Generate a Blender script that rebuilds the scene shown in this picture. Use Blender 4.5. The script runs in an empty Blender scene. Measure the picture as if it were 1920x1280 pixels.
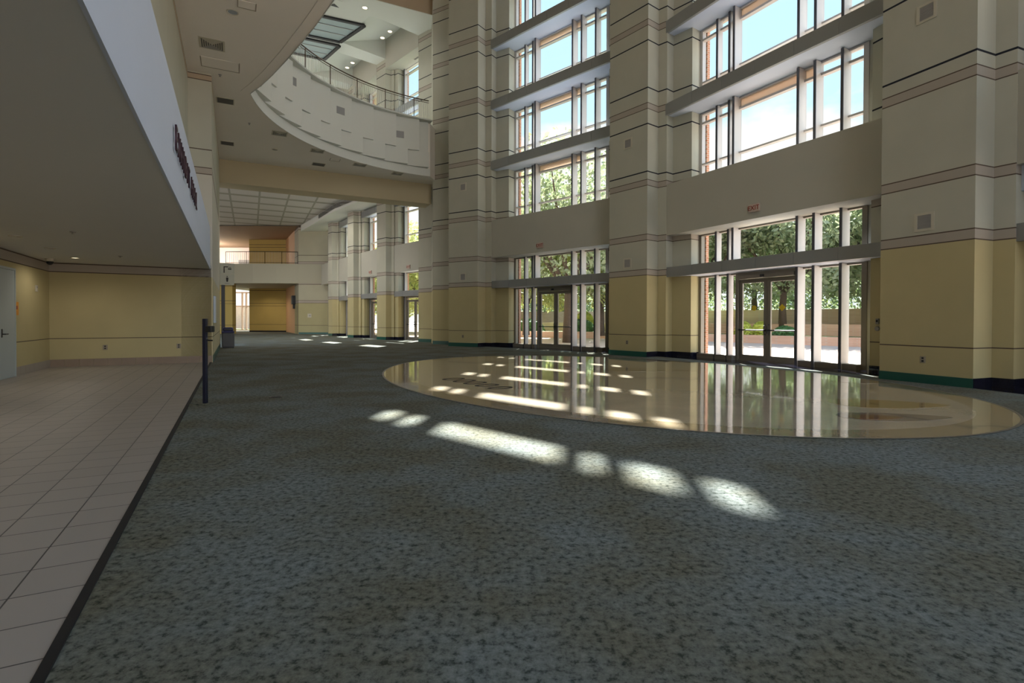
import bpy, bmesh, math, random
from mathutils import Vector, Matrix
random.seed(7)
SC = bpy.context.scene
COL = SC.collection
V2 = lambda p: Vector((p[0], p[1]))

# ------------------------------------------------------------------ helpers
def tag(o, label=None, cat=None, group=None, kind=None):
    if label: o['label'] = label
    if cat: o['category'] = cat
    if group: o['group'] = group
    if kind: o['kind'] = kind
    return o

def empty(name, loc=(0, 0, 0), rz=0.0, parent=None):
    o = bpy.data.objects.new(name, None)
    o.empty_display_size = 0.1
    o.location = loc
    o.rotation_euler = (0, 0, rz)
    COL.objects.link(o)
    if parent: o.parent = parent
    return o

class MB:
    """collects shapes for one mesh object"""
    def __init__(s):
        s.bm = bmesh.new()
    def box(s, x0, x1, y0, y1, z0, z1, bev=0.0, m=None):
        r = bmesh.ops.create_cube(s.bm, size=1.0)
        for v in r['verts']:
            v.co = Vector(((x0+x1)/2 + v.co.x*(x1-x0), (y0+y1)/2 + v.co.y*(y1-y0), (z0+z1)/2 + v.co.z*(z1-z0)))
        if bev:
            es = list({e for v in r['verts'] for e in v.link_edges})
            q = bmesh.ops.bevel(s.bm, geom=es, offset=bev, segments=2, affect='EDGES', profile=0.5)
            vs = q['verts']
        else:
            vs = r['verts']
        if m is not None:
            bmesh.ops.transform(s.bm, matrix=m, verts=list(set(vs)))
        return s
    def prism(s, pts, z0, z1, caps=True):
        n = len(pts)
        lo = [s.bm.verts.new((p[0], p[1], z0)) for p in pts]
        hi = [s.bm.verts.new((p[0], p[1], z1)) for p in pts]
        for i in range(n):
            j = (i+1) % n
            s.bm.faces.new((lo[i], lo[j], hi[j], hi[i]))
        if caps:
            s.bm.faces.new(lo[::-1]); s.bm.faces.new(hi)
        return s
    def poly(s, pts):
        s.bm.faces.new([s.bm.verts.new(p) for p in pts]); return s
    def tube(s, pts, rad, seg=8, cap=True):
        rings = []
        pts = [Vector(p) for p in pts]
        rads = rad if isinstance(rad, (list, tuple)) else [rad]*len(pts)
        for i, p in enumerate(pts):
            d = (pts[min(i+1, len(pts)-1)] - pts[max(i-1, 0)]).normalized()
            up = Vector((0, 0, 1)) if abs(d.z) < 0.9 else Vector((1, 0, 0))
            a = d.cross(up).normalized(); b = d.cross(a).normalized()
            rings.append([s.bm.verts.new(p + (a*math.cos(t) + b*math.sin(t))*rads[i]) for t in [2*math.pi*k/seg for k in range(seg)]])
        for r0, r1 in zip(rings, rings[1:]):
            for k in range(seg):
                s.bm.faces.new((r0[k], r0[(k+1) % seg], r1[(k+1) % seg], r1[k]))
        if cap:
            s.bm.faces.new(rings[0][::-1]); s.bm.faces.new(rings[-1])
        return s
    def lathe(s, prof, seg=24, c=(0, 0, 0)):
        rings = [[s.bm.verts.new((c[0]+r*math.cos(2*math.pi*k/seg), c[1]+r*math.sin(2*math.pi*k/seg), c[2]+z)) for k in range(seg)] for r, z in prof]
        for r0, r1 in zip(rings, rings[1:]):
            for k in range(seg):
                s.bm.faces.new((r0[k], r0[(k+1) % seg], r1[(k+1) % seg], r1[k]))
        s.bm.faces.new(rings[0][::-1]); s.bm.faces.new(rings[-1])
        return s
    def obj(s, name, mat, parent=None, loc=(0, 0, 0), rz=0.0, smooth=False, kind=None, fix=True):
        if fix: bmesh.ops.recalc_face_normals(s.bm, faces=s.bm.faces[:])
        me = bpy.data.meshes.new(name)
        s.bm.to_mesh(me); s.bm.free()
        if smooth:
            for p in me.polygons: p.use_smooth = True
        me.materials.append(mat)
        o = bpy.data.objects.new(name, me)
        o.location = loc; o.rotation_euler = (0, 0, rz)
        COL.objects.link(o)
        if parent: o.parent = parent
        if kind: o['kind'] = kind
        return o

def children(o): return [c for c in bpy.data.objects if c.parent == o]
def dup(root, loc, rz, label=None, name=None):
    r = root.copy(); COL.objects.link(r)
    r.location = loc; r.rotation_euler = (0, 0, rz)
    if label: r['label'] = label
    for ch in children(root):
        c = ch.copy(); COL.objects.link(c); c.parent = r
        for g in children(ch):
            d = g.copy(); COL.objects.link(d); d.parent = c
    return r

def text_mesh(name, body, size, depth, mat, parent, mtx, kind=None):
    cu = bpy.data.curves.new(name, 'FONT')
    cu.body = body; cu.size = size; cu.extrude = depth; cu.align_x = 'CENTER'; cu.align_y = 'CENTER'
    t = bpy.data.objects.new(name + '_tmp', cu); COL.objects.link(t)
    bpy.context.view_layer.update()
    dg = bpy.context.evaluated_depsgraph_get()
    me = bpy.data.meshes.new_from_object(t.evaluated_get(dg))
    bpy.data.objects.remove(t); bpy.data.curves.remove(cu)
    me.transform(mtx); me.materials.clear(); me.materials.append(mat)
    o = bpy.data.objects.new(name, me); COL.objects.link(o); o.parent = parent
    return o

# ------------------------------------------------------------------ materials
def newmat(name):
    m = bpy.data.materials.new(name); m.use_nodes = True
    nt = m.node_tree; b = nt.nodes['Principled BSDF']
    return m, nt, b
def simple(name, col, rough=0.6, metal=0.0, noise=0.0, scale=8.0, spec=0.5, bump=0.0):
    m, nt, b = newmat(name)
    b.inputs['Roughness'].default_value = rough; b.inputs['Metallic'].default_value = metal
    b.inputs['Specular IOR Level'].default_value = spec
    c = (*col, 1)
    b.inputs['Base Color'].default_value = c
    if noise or bump:
        g = nt.nodes.new('ShaderNodeNewGeometry')
        n = nt.nodes.new('ShaderNodeTexNoise'); n.inputs['Scale'].default_value = scale; n.inputs['Detail'].default_value = 4
        nt.links.new(g.outputs['Position'], n.inputs['Vector'])
        if noise:
            mx = nt.nodes.new('ShaderNodeMix'); mx.data_type = 'RGBA'
            mx.inputs['A'].default_value = (*[x*(1-noise) for x in col], 1)
            mx.inputs['B'].default_value = (*[min(1, x*(1+noise)) for x in col], 1)
            nt.links.new(n.outputs['Fac'], mx.inputs['Factor'])
            nt.links.new(mx.outputs['Result'], b.inputs['Base Color'])
        if bump:
            bp = nt.nodes.new('ShaderNodeBump'); bp.inputs['Strength'].default_value = bump; bp.inputs['Distance'].default_value = 0.02
            nt.links.new(n.outputs['Fac'], bp.inputs['Height']); nt.links.new(bp.outputs['Normal'], b.inputs['Normal'])
    return m
def emit(name, col, st):
    m, nt, b = newmat(name)
    b.inputs['Base Color'].default_value = (*col, 1)
    b.inputs['Emission Color'].default_value = (*col, 1); b.inputs['Emission Strength'].default_value = st
    return m

def banded(name, bands, zsplit=8.5, ztop=22.0, rough=0.75):
    """painted wall whose colour changes by height: bands = [(z, colour)] from the floor up"""
    m, nt, b = newmat(name)
    b.inputs['Roughness'].default_value = rough
    b.inputs['Specular IOR Level'].default_value = 0.25
    g = nt.nodes.new('ShaderNodeNewGeometry'); sp = nt.nodes.new('ShaderNodeSeparateXYZ')
    nt.links.new(g.outputs['Position'], sp.inputs['Vector'])
    seq = list(bands)
    tot = {}
    for (z, c), nx in zip(seq, seq[1:] + [(ztop, None)]): tot[c] = tot.get(c, 0) + nx[0]-z
    base = max(tot, key=tot.get)
    cur = None
    for (z, c), nx in zip(seq, seq[1:] + [(60.0, None)]):
        if c == base: continue
        cm = nt.nodes.new('ShaderNodeMath'); cm.operation = 'COMPARE'
        cm.inputs[1].default_value = (z+nx[0])/2; cm.inputs[2].default_value = (nx[0]-z)/2
        nt.links.new(sp.outputs['Z'], cm.inputs[0])
        m_ = nt.nodes.new('ShaderNodeMix'); m_.data_type = 'RGBA'
        if cur: nt.links.new(cur.outputs['Result'], m_.inputs['A'])
        else: m_.inputs['A'].default_value = (*base, 1)
        m_.inputs['B'].default_value = (*c, 1)
        nt.links.new(cm.outputs[0], m_.inputs['Factor']); cur = m_
    mx = cur
    n = nt.nodes.new('ShaderNodeTexNoise'); n.inputs['Scale'].default_value = 1.3; n.inputs['Detail'].default_value = 5
    nt.links.new(g.outputs['Position'], n.inputs['Vector'])
    mm = nt.nodes.new('ShaderNodeMapRange'); mm.inputs['To Min'].default_value = 0.92; mm.inputs['To Max'].default_value = 1.08
    nt.links.new(n.outputs['Fac'], mm.inputs['Value'])
    hs = nt.nodes.new('ShaderNodeMix'); hs.data_type = 'RGBA'; hs.blend_type = 'MULTIPLY'; hs.inputs['Factor'].default_value = 1
    nt.links.new(mx.outputs['Result'], hs.inputs['A']); nt.links.new(mm.outputs['Result'], hs.inputs['B'])
    nt.links.new(hs.outputs['Result'], b.inputs['Base Color'])
    return m

UPPER = (0.455, 0.45, 0.375); YEL = (0.475, 0.41, 0.225); BAND = (0.385, 0.34, 0.29); THIN = (0.10, 0.075, 0.055); BLK = (0.016, 0.018, 0.026)
T_B = [(2.872, 3.074), (4.095, 4.298), (5.996, 6.199), (8.655, 8.86), (11.54, 11.75), (14.43, 14.64), (17.30, 17.5)]
B_L = [6.48, 8.134, 9.385, 11.024, 12.266, 13.921, 15.164, 16.81, 18.05]
def facade_bands(yel=YEL, up=UPPER, black=True, tmax=99):
    L = [(-0.5, yel), (0.755, THIN), (0.779, yel)]
    ev = []
    for i, (a, b_) in enumerate(T_B):
        if a > tmax: continue
        ev += [(a-0.012, THIN), (a+0.012, BAND), (b_-0.012, THIN), (b_+0.012, up)]
    if black:
        for z in B_L: ev += [(z-0.022, BLK), (z+0.022, up)]
    return L + sorted(ev)
M_WALL = banded('painted_wall', facade_bands())
M_ALC = banded('alcove_paint', [(-0.5, YEL), (0.757, THIN), (0.777, YEL), (2.548, THIN), (2.572, BAND), (2.772, THIN), (2.81, UPPER)])
M_LEFT = banded('left_wall_paint', [(-0.5, (0.56, 0.50, 0.32)), (0.757, THIN), (0.777, (0.56, 0.50, 0.32)), (2.55, (0.56, 0.54, 0.47)), (5.60, THIN), (5.625, BAND), (5.79, THIN), (5.815, UPPER), (6.325, THIN), (6.355, UPPER), (8.375, THIN), (8.40, (0.42, 0.33, 0.24)), (8.535, THIN), (8.56, UPPER)])
ORG = (0.48, 0.36, 0.12)
M_END = banded('end_wall_paint', [(-0.5, ORG), (0.75, THIN), (0.785, ORG), (2.64, THIN), (2.67, ORG), (2.90, THIN), (2.94, ORG), (4.2, THIN), (4.25, ORG), (8.6, THIN), (8.64, ORG), (8.86, THIN), (8.9, ORG)])
M_JW = banded('stair_wall_paint', [(-0.5, (0.40, 0.36, 0.20)), (0.75, THIN), (0.78, (0.40, 0.36, 0.20)), (2.70, THIN), (2.73, BAND), (2.93, THIN), (2.96, (0.42, 0.40, 0.30)), (4.32, THIN), (4.36, BAND), (4.52, THIN), (4.56, (0.42, 0.40, 0.30)), (6.1, THIN), (6.14, BAND), (6.3, THIN), (6.33, (0.42, 0.40, 0.30)), (6.86, THIN), (6.9, (0.42, 0.40, 0.30)), (9.1, THIN), (9.14, BAND), (9.3, THIN)])
M_WHITE = simple('white_paint_sky_tinted', (0.55, 0.61, 0.73), 0.7, noise=0.03, scale=1.0, spec=0.25)  # white paint with the blue of the skylight put into its colour
M_CEIL = simple('ceiling_paint', (0.80, 0.76, 0.70), 0.85, noise=0.03, scale=0.7, spec=0.2)
M_CEILA = simple('alcove_ceiling_paint', (0.66, 0.66, 0.645), 0.85, noise=0.03, scale=0.7, spec=0.2)
M_UPC = simple('upper_ceiling_paint', (0.66, 0.68, 0.64), 0.85, spec=0.2)
M_TAN = simple('tan_plaster', (0.50, 0.40, 0.29), 0.85, spec=0.2)
M_SPAN = simple('spandrel_paint', (0.46, 0.45, 0.39), 0.8, noise=0.04, scale=1.2, spec=0.2)
M_BALC = simple('balcony_paint', (0.64, 0.66, 0.62), 0.8, spec=0.2)
M_BROWN = simple('corridor_ceiling_paint', (0.34, 0.24, 0.16), 0.85, spec=0.2)
M_METAL = simple('grey_panel_metal', (0.30, 0.31, 0.31), 0.45, 0.35, noise=0.03, scale=2)
M_FIN = simple('mullion_aluminium', (0.54, 0.515, 0.50), 0.42, 0.15)
M_CAP = simple('mullion_cap_metal', (0.10, 0.10, 0.115), 0.4, 0.4)
M_FRAME = simple('door_frame_metal', (0.24, 0.215, 0.18), 0.4, 0.45)
M_DARK = simple('dark_metal', (0.03, 0.03, 0.032), 0.4, 0.5)
M_RAIL = simple('bronze_rail', (0.10, 0.07, 0.05), 0.4, 0.5)
M_BAL = simple('baluster_paint', (0.55, 0.55, 0.50), 0.5, 0.1)
M_TEAL = simple('teal_base', (0.012, 0.085, 0.065), 0.35)
M_BLACK = simple('black_granite', (0.012, 0.012, 0.022), 0.08, noise=0.4, scale=60)
M_STRIP = simple('black_rubber', (0.006, 0.006, 0.008), 0.7)
M_GRIL = simple('grille_grey', (0.30, 0.29, 0.28), 0.6)
M_GFRM = simple('grille_frame_paint', (0.50, 0.47, 0.38), 0.6)
M_PLATE = simple('outlet_plate', (0.30, 0.26, 0.20), 0.5)
M_DVENT = simple('vent_dark', (0.10, 0.095, 0.085), 0.6)
M_SIGN = simple('sign_panel', (0.55, 0.55, 0.46), 0.6)
M_INK = simple('sign_ink', (0.03, 0.025, 0.02), 0.6)
M_LET = simple('bronze_letter', (0.05, 0.022, 0.035), 0.45, 0.3)
M_BIN = simple('bin_grey', (0.11, 0.11, 0.12), 0.6, noise=0.15, scale=90)
M_BLUE = simple('navy_plastic', (0.018, 0.022, 0.13), 0.35)
M_NAVY = simple('post_navy', (0.012, 0.014, 0.035), 0.4, 0.3)
M_DOOR = simple('door_paint', (0.42, 0.48, 0.50), 0.4)
M_ORANGE = simple('orange_notice', (0.62, 0.27, 0.03), 0.6)
M_YELST = simple('yellow_sticker', (0.70, 0.50, 0.02), 0.5)
M_RED = simple('exit_red', (0.28, 0.035, 0.02), 0.5)
M_EXB = simple('exit_box', (0.55, 0.43, 0.37), 0.5)
M_TERRA = simple('terracotta_glaze', (0.40, 0.14, 0.05), 0.5)
M_TRUNK = simple('bark', (0.10, 0.075, 0.06), 0.9, noise=0.35, scale=14, bump=0.6)
M_LEAF = simple('leaf_green', (0.30, 0.37, 0.24), 0.6, noise=0.35, scale=3)
M_LEAFY = simple('leaf_yellow_green', (0.42, 0.48, 0.22), 0.6, noise=0.3, scale=3)
M_HEDGE = simple('hedge_green', (0.07, 0.17, 0.05), 0.7, noise=0.4, scale=6)
M_HEDGEY = simple('hedge_yellow', (0.45, 0.50, 0.08), 0.7, noise=0.3, scale=6)
M_PAVE = simple('plaza_concrete', (0.56, 0.44, 0.36), 0.8, noise=0.08, scale=1.5)
M_LAWN = simple('lawn', (0.14, 0.20, 0.07), 0.9, noise=0.3, scale=3)
M_LAMP = emit('lamp_lit', (1.0, 0.85, 0.6), 2.2)
M_LAMPOFF = simple('lamp_reflector', (0.55, 0.55, 0.55), 0.2, 0.6)
M_CREAM = simple('cream_render', (0.55, 0.40, 0.30), 0.8)

def leafify(m, col):
    nt = m.node_tree; b = nt.nodes['Principled BSDF']; out = [n for n in nt.nodes if n.type == 'OUTPUT_MATERIAL'][0]
    tr = nt.nodes.new('ShaderNodeBsdfTranslucent'); tr.inputs['Color'].default_value = (*col, 1)
    mx = nt.nodes.new('ShaderNodeMixShader'); mx.inputs[0].default_value = 0.4
    nt.links.new(b.outputs[0], mx.inputs[1]); nt.links.new(tr.outputs[0], mx.inputs[2]); nt.links.new(mx.outputs[0], out.inputs['Surface'])
leafify(M_LEAF, (0.36, 0.42, 0.22)); leafify(M_LEAFY, (0.50, 0.55, 0.20))
def brickmat(name, c1, c2, mort, sx=0.22, sz=0.075):
    m, nt, b = newmat(name)
    b.inputs['Roughness'].default_value = 0.85
    g = nt.nodes.new('ShaderNodeNewGeometry'); sp = nt.nodes.new('ShaderNodeSeparateXYZ'); nt.links.new(g.outputs['Position'], sp.inputs[0])
    ad = nt.nodes.new('ShaderNodeMath'); ad.operation = 'ADD'
    nt.links.new(sp.outputs['X'], ad.inputs[0]); nt.links.new(sp.outputs['Y'], ad.inputs[1])
    cb = nt.nodes.new('ShaderNodeCombineXYZ'); nt.links.new(ad.outputs[0], cb.inputs['X']); nt.links.new(sp.outputs['Z'], cb.inputs['Y'])
    t = nt.nodes.new('ShaderNodeTexBrick'); t.inputs['Scale'].default_value = 1
    t.inputs['Brick Width'].default_value = sx; t.inputs['Row Height'].default_value = sz; t.inputs['Mortar Size'].default_value = 0.008
    t.inputs['Color1'].default_value = (*c1, 1); t.inputs['Color2'].default_value = (*c2, 1); t.inputs['Mortar'].default_value = (*mort, 1)
    nt.links.new(cb.outputs[0], t.inputs['Vector']); nt.links.new(t.outputs['Color'], b.inputs['Base Color'])
    return m
M_BRICK = brickmat('red_brick', (0.42, 0.17, 0.09), (0.52, 0.26, 0.15), (0.55, 0.45, 0.38))
M_BRICK2 = brickmat('brown_brick', (0.58, 0.38, 0.28), (0.66, 0.46, 0.35), (0.6, 0.48, 0.40))

def glassmat():
    m = bpy.data.materials.new('window_glass'); m.use_nodes = True; nt = m.node_tree; nt.nodes.clear()
    out = nt.nodes.new('ShaderNodeOutputMaterial'); mix = nt.nodes.new('ShaderNodeMixShader')
    tr = nt.nodes.new('ShaderNodeBsdfTransparent'); tr.inputs['Color'].default_value = (0.90, 0.95, 0.95, 1)
    gl = nt.nodes.new('ShaderNodeBsdfGlossy'); gl.inputs['Roughness'].default_value = 0.02
    fr = nt.nodes.new('ShaderNodeFresnel'); fr.inputs['IOR'].default_value = 1.45
    nt.links.new(fr.outputs[0], mix.inputs[0]); nt.links.new(tr.outputs[0], mix.inputs[1]); nt.links.new(gl.outputs[0], mix.inputs[2])
    nt.links.new(mix.outputs[0], out.inputs['Surface'])
    return m
M_GLASS = glassmat()
def soffitmat():
    m = bpy.data.materials.new('tan_soffit_stand_in'); m.use_nodes = True; nt = m.node_tree; nt.nodes.clear()  # translucent so the stand-in looks like a soffit lit from outside
    out = nt.nodes.new('ShaderNodeOutputMaterial'); ad = nt.nodes.new('ShaderNodeAddShader')
    a = nt.nodes.new('ShaderNodeBsdfTranslucent'); a.inputs['Color'].default_value = (0.55, 0.46, 0.39, 1)
    b = nt.nodes.new('ShaderNodeBsdfDiffuse'); b.inputs['Color'].default_value = (0.42, 0.34, 0.28, 1)
    nt.links.new(a.outputs[0], ad.inputs[0]); nt.links.new(b.outputs[0], ad.inputs[1]); nt.links.new(ad.outputs[0], out.inputs['Surface'])
    return m
M_SOFFIT = soffitmat()

def carpetmat():
    m, nt, b = newmat('speckled_carpet')
    b.inputs['Roughness'].default_value = 0.95; b.inputs['Specular IOR Level'].default_value = 0.1
    g = nt.nodes.new('ShaderNodeNewGeometry')
    def noise(sc, det=3, ro=0.6):
        n = nt.nodes.new('ShaderNodeTexNoise'); n.inputs['Scale'].default_value = sc; n.inputs['Detail'].default_value = det; n.inputs['Roughness'].default_value = ro
        nt.links.new(g.outputs['Position'], n.inputs['Vector']); return n
    n1, n2, n3 = noise(24, 5, 0.72), noise(0.9, 4), noise(0.45, 2)
    r = nt.nodes.new('ShaderNodeValToRGB'); cr = r.color_ramp
    cr.elements[0].position = 0.36; cr.elements[0].color = (0.045, 0.056, 0.048, 1)
    cr.elements[1].position = 0.68; cr.elements[1].color = (0.235, 0.25, 0.238, 1)
    e = cr.elements.new(0.48); e.color = (0.148, 0.160, 0.149, 1)
    nt.links.new(n1.outputs['Fac'], r.inputs['Fac'])
    r2 = nt.nodes.new('ShaderNodeValToRGB'); c2 = r2.color_ramp
    c2.elements[0].position = 0.40; c2.elements[0].color = (0.80, 0.72, 0.56, 1)
    c2.elements[1].position = 0.60; c2.elements[1].color = (1.0, 1.04, 1.06, 1)
    nt.links.new(n2.outputs['Fac'], r2.inputs['Fac'])
    mx = nt.nodes.new('ShaderNodeMix'); mx.data_type = 'RGBA'; mx.blend_type = 'MULTIPLY'; mx.inputs['Factor'].default_value = 0.9
    nt.links.new(r.outputs['Color'], mx.inputs['A']); nt.links.new(r2.outputs['Color'], mx.inputs['B'])
    nt.links.new(mx.outputs['Result'], b.inputs['Base Color'])
    bp = nt.nodes.new('ShaderNodeBump'); bp.inputs['Strength'].default_value = 0.35; bp.inputs['Distance'].default_value = 0.008
    nt.links.new(n1.outputs['Fac'], bp.inputs['Height']); nt.links.new(bp.outputs['Normal'], b.inputs['Normal'])
    return m
M_CARPET = carpetmat()

TH = 0.48603051
DV = Vector((-math.sin(TH), math.cos(TH)))         # along the left wall, away from the camera
RV = Vector((math.cos(TH), math.sin(TH)))          # from the left wall into the hall
W0 = Vector((-0.642, 0.0))
def tn(t, r): return W0 + DV*t + RV*r              # hall point t metres along the left wall, r metres out of it
RZ_L = TH                                          # local x = RV, local y = DV

def tilemat(name, base, rough, size, grout, ox=0.0, oy=0.0, wall=False):
    m, nt, b = newmat(name)
    b.inputs['Roughness'].default_value = rough
    tc = nt.nodes.new('ShaderNodeTexCoord')
    mp = nt.nodes.new('ShaderNodeMapping'); mp.inputs['Location'].default_value = (ox, oy, 0)
    nt.links.new(tc.outputs['Object'], mp.inputs['Vector'])
    t = nt.nodes.new('ShaderNodeTexBrick'); t.offset = 0.0; t.inputs['Scale'].default_value = 1
    t.inputs['Brick Width'].default_value = size[0]; t.inputs['Row Height'].default_value = size[1]; t.inputs['Mortar Size'].default_value = 0.004
    t.inputs['Mortar Smooth'].default_value = 0.0
    t.inputs['Color1'].default_value = (*base, 1); t.inputs['Color2'].default_value = (*[x*0.93 for x in base], 1); t.inputs['Mortar'].default_value = (*grout, 1)
    nt.links.new(mp.outputs[0], t.inputs['Vector']); nt.links.new(t.outputs['Color'], b.inputs['Base Color'])
    return m
M_TILE = tilemat('floor_tile', (0.36, 0.325, 0.295), 0.45, (0.306, 0.315), (0.06, 0.055, 0.055), 0.057, -0.091)
M_WTILE = simple('base_tile', (0.27, 0.20, 0.15), 0.5, noise=0.15, scale=4)

def terrazzo(name, col, var=0.12, sc=4.0):
    m, nt, b = newmat(name)
    g = nt.nodes.new('ShaderNodeNewGeometry')
    n = nt.nodes.new('ShaderNodeTexNoise'); n.inputs['Scale'].default_value = 55; n.inputs['Detail'].default_value = 3
    nt.links.new(g.outputs['Position'], n.inputs['Vector'])
    n2 = nt.nodes.new('ShaderNodeTexNoise'); n2.inputs['Scale'].default_value = 1.6; n2.inputs['Detail'].default_value = 2
    nt.links.new(g.outputs['Position'], n2.inputs['Vector'])
    ad = nt.nodes.new('ShaderNodeMath'); ad.operation = 'MULTIPLY_ADD'; ad.inputs[1].default_value = 0.5
    nt.links.new(n.outputs['Fac'], ad.inputs[0]); 
    hv = nt.nodes.new('ShaderNodeMath'); hv.operation = 'MULTIPLY'; hv.inputs[1].default_value = 0.5
    nt.links.new(n2.outputs['Fac'], hv.inputs[0]); nt.links.new(hv.outputs[0], ad.inputs[2])
    mx = nt.nodes.new('ShaderNodeMix'); mx.data_type = 'RGBA'
    mx.inputs['A'].default_value = (*[x*(1-2*var) for x in col], 1); mx.inputs['B'].default_value = (*[x*(1+2*var) for x in col], 1)
    nt.links.new(ad.outputs[0], mx.inputs['Factor']); nt.links.new(mx.outputs['Result'], b.inputs['Base Color'])
    b.inputs['Roughness'].default_value = 0.06; b.inputs['Specular IOR Level'].default_value = 0.6
    b.inputs['Coat Weight'].default_value = 0.25; b.inputs['Coat Roughness'].default_value = 0.03
    n3 = nt.nodes.new('ShaderNodeTexNoise'); n3.inputs['Scale'].default_value = 2.2; n3.inputs['Detail'].default_value = 2
    nt.links.new(g.outputs['Position'], n3.inputs['Vector'])
    bp = nt.nodes.new('ShaderNodeBump'); bp.inputs['Strength'].default_value = 0.10; bp.inputs['Distance'].default_value = 0.01
    nt.links.new(n3.outputs['Fac'], bp.inputs['Height'])
    nt.links.new(bp.outputs['Normal'], b.inputs['Normal']); nt.links.new(bp.outputs['Normal'], b.inputs['Coat Normal'])
    return m
M_TZ = terrazzo('terrazzo_beige', (0.50, 0.43, 0.33), 0.16)
M_TZB = terrazzo('terrazzo_border', (0.34, 0.27, 0.18))
M_TZO = terrazzo('terrazzo_ochre', (0.36, 0.25, 0.10))
M_TZG = terrazzo('terrazzo_grey', (0.24, 0.20, 0.175))
M_TZR = terrazzo('terrazzo_red', (0.22, 0.09, 0.05))
M_TZK = simple('dark_matt_stone', (0.05, 0.045, 0.035), 0.7, spec=0.1)

# ------------------------------------------------------------------ camera
f_px, cy, pi_, ro = 986.575, 611.135, -0.01217286, 0.00212111
cam = bpy.data.cameras.new('camera'); cam.sensor_width = 36; cam.lens = 36*f_px/1920
cam.shift_x = 0; cam.shift_y = -(640-cy)/1920; cam.clip_end = 500
co = bpy.data.objects.new('camera', cam); COL.objects.link(co)
A = Vector((1, 0, 0)); B = Vector((0, -math.sin(pi_), math.cos(pi_))); F = Vector((0, math.cos(pi_), math.sin(pi_)))
X = A*math.cos(ro) + B*math.sin(ro); Y = -A*math.sin(ro) + B*math.cos(ro); Z = -F
co.matrix_world = Matrix(((X.x, Y.x, Z.x, 0), (X.y, Y.y, Z.y, 0), (X.z, Y.z, Z.z, 1.3), (0, 0, 0, 1)))
SC.camera = co

# ------------------------------------------------------------------ plan (metres, measured)
E1 = V2((8.864, 10.102)); E2 = V2((8.219, 11.755)); E3 = V2((4.703, 18.376)); E4 = V2((3.643, 19.757)); E5 = V2((-1.625, 24.904)); E6 = V2((-3.108, 25.797))
Hr = V2((-3.290, 27.246)); Hl = V2((-4.186, 27.799)); Ir = V2((-4.577, 29.899)); Il = V2((-5.451, 30.677))
F1l = V2((-8.782, 34.204)); F1r = V2((-8.012, 33.430)); F2l = V2((-11.834, 37.901)); F2r = V2((-11.201, 37.190)); F3l = V2((-14.663, 41.994)); F3r = V2((-14.142, 41.377))
ang = math.atan2((E1-E2).y, (E1-E2).x) - math.atan2((E3-E4).y, (E3-E4).x)
def rot(v, a): return Vector((v.x*math.cos(a)-v.y*math.sin(a), v.x*math.sin(a)+v.y*math.cos(a)))
G2 = E1 + rot(E2-E3, ang); G1 = E1 + rot(E1-E3, ang)       # the next pier, right of the frame
ROOF = 20.6

class Bay:
    def __init__(s, P, Q):
        s.P, s.Q = P, Q; s.L = (Q-P).length; s.w = (Q-P)/s.L; s.n = Vector((-s.w.y, s.w.x)); s.rz = math.atan2(s.w.y, s.w.x)
    def at(s, a, b): return s.P + s.w*a + s.n*b
    def loc(s, z=0): return (s.P.x, s.P.y, z)
BAY1, BAY2, BAY3 = Bay(E5, E4), Bay(E3, E2), Bay(E1, G2)
WB1, WB2, WB3 = Bay(F1r, Il), Bay(F2r, F1l), Bay(F3r, F2l)
WB4 = Bay(F3l + (F3l-F2l) + (F3r-F3l), F3l)
STEP = [(-0.105, 0.59), (0.21, 0.685), (0.135, 1.06), (0.85, 1.22), (0.78, 1.76)]
WSTEP = [(0.05, 0.36), (0.27, 0.42), (0.24, 0.50), (0.60, 0.54), (0.55, 1.02)]
def lsteps(bay, st): return [bay.at(a, b) for a, b in st]
def rsteps(bay, st): return [bay.at(bay.L-a, b) for a, b in st][::-1]

# ------------------------------------------------------------------ floors
def flat(name, pts, z, mat, kind='structure'):
    return MB().poly([(p[0], p[1], z) for p in pts]).obj(name, mat, kind=kind, fix=False)
facade_edge = [tn(-14, -0.04), tn(-14, 26), G1 + (G1-G2)*2, BAY3.at(BAY3.L, 1.9), BAY3.at(0, 1.9), BAY2.at(BAY2.L, 1.9), BAY2.at(0, 1.9), BAY1.at(BAY1.L, 1.9), BAY1.at(0, 1.9),
               Hr + BAY1.n*1.2, WB1.at(WB1.L, 1.1), WB2.at(0, 1.1), WB3.at(0, 1.1), WB4.at(0, 1.1), V2((-16, 62)), V2((-40, 62)), V2((-40, 20)), tn(27.35, -18), tn(27.35, -0.04)]
o = flat('floor', facade_edge, 0.0, M_CARPET)
tile = MB().poly([(-7.0, -14, 0), (-0.05, -14, 0), (-0.05, 17.9, 0), (-7.0, 17.9, 0)]).obj('floor', M_TILE, loc=(W0.x, W0.y, 0.004), rz=RZ_L, kind='structure', fix=False)
st = MB().box(-0.078, -0.036, -14, 17.87, 0.0, 0.010).obj('trim_1', M_STRIP, loc=(W0.x, W0.y, 0), rz=RZ_L, kind='structure')

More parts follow.
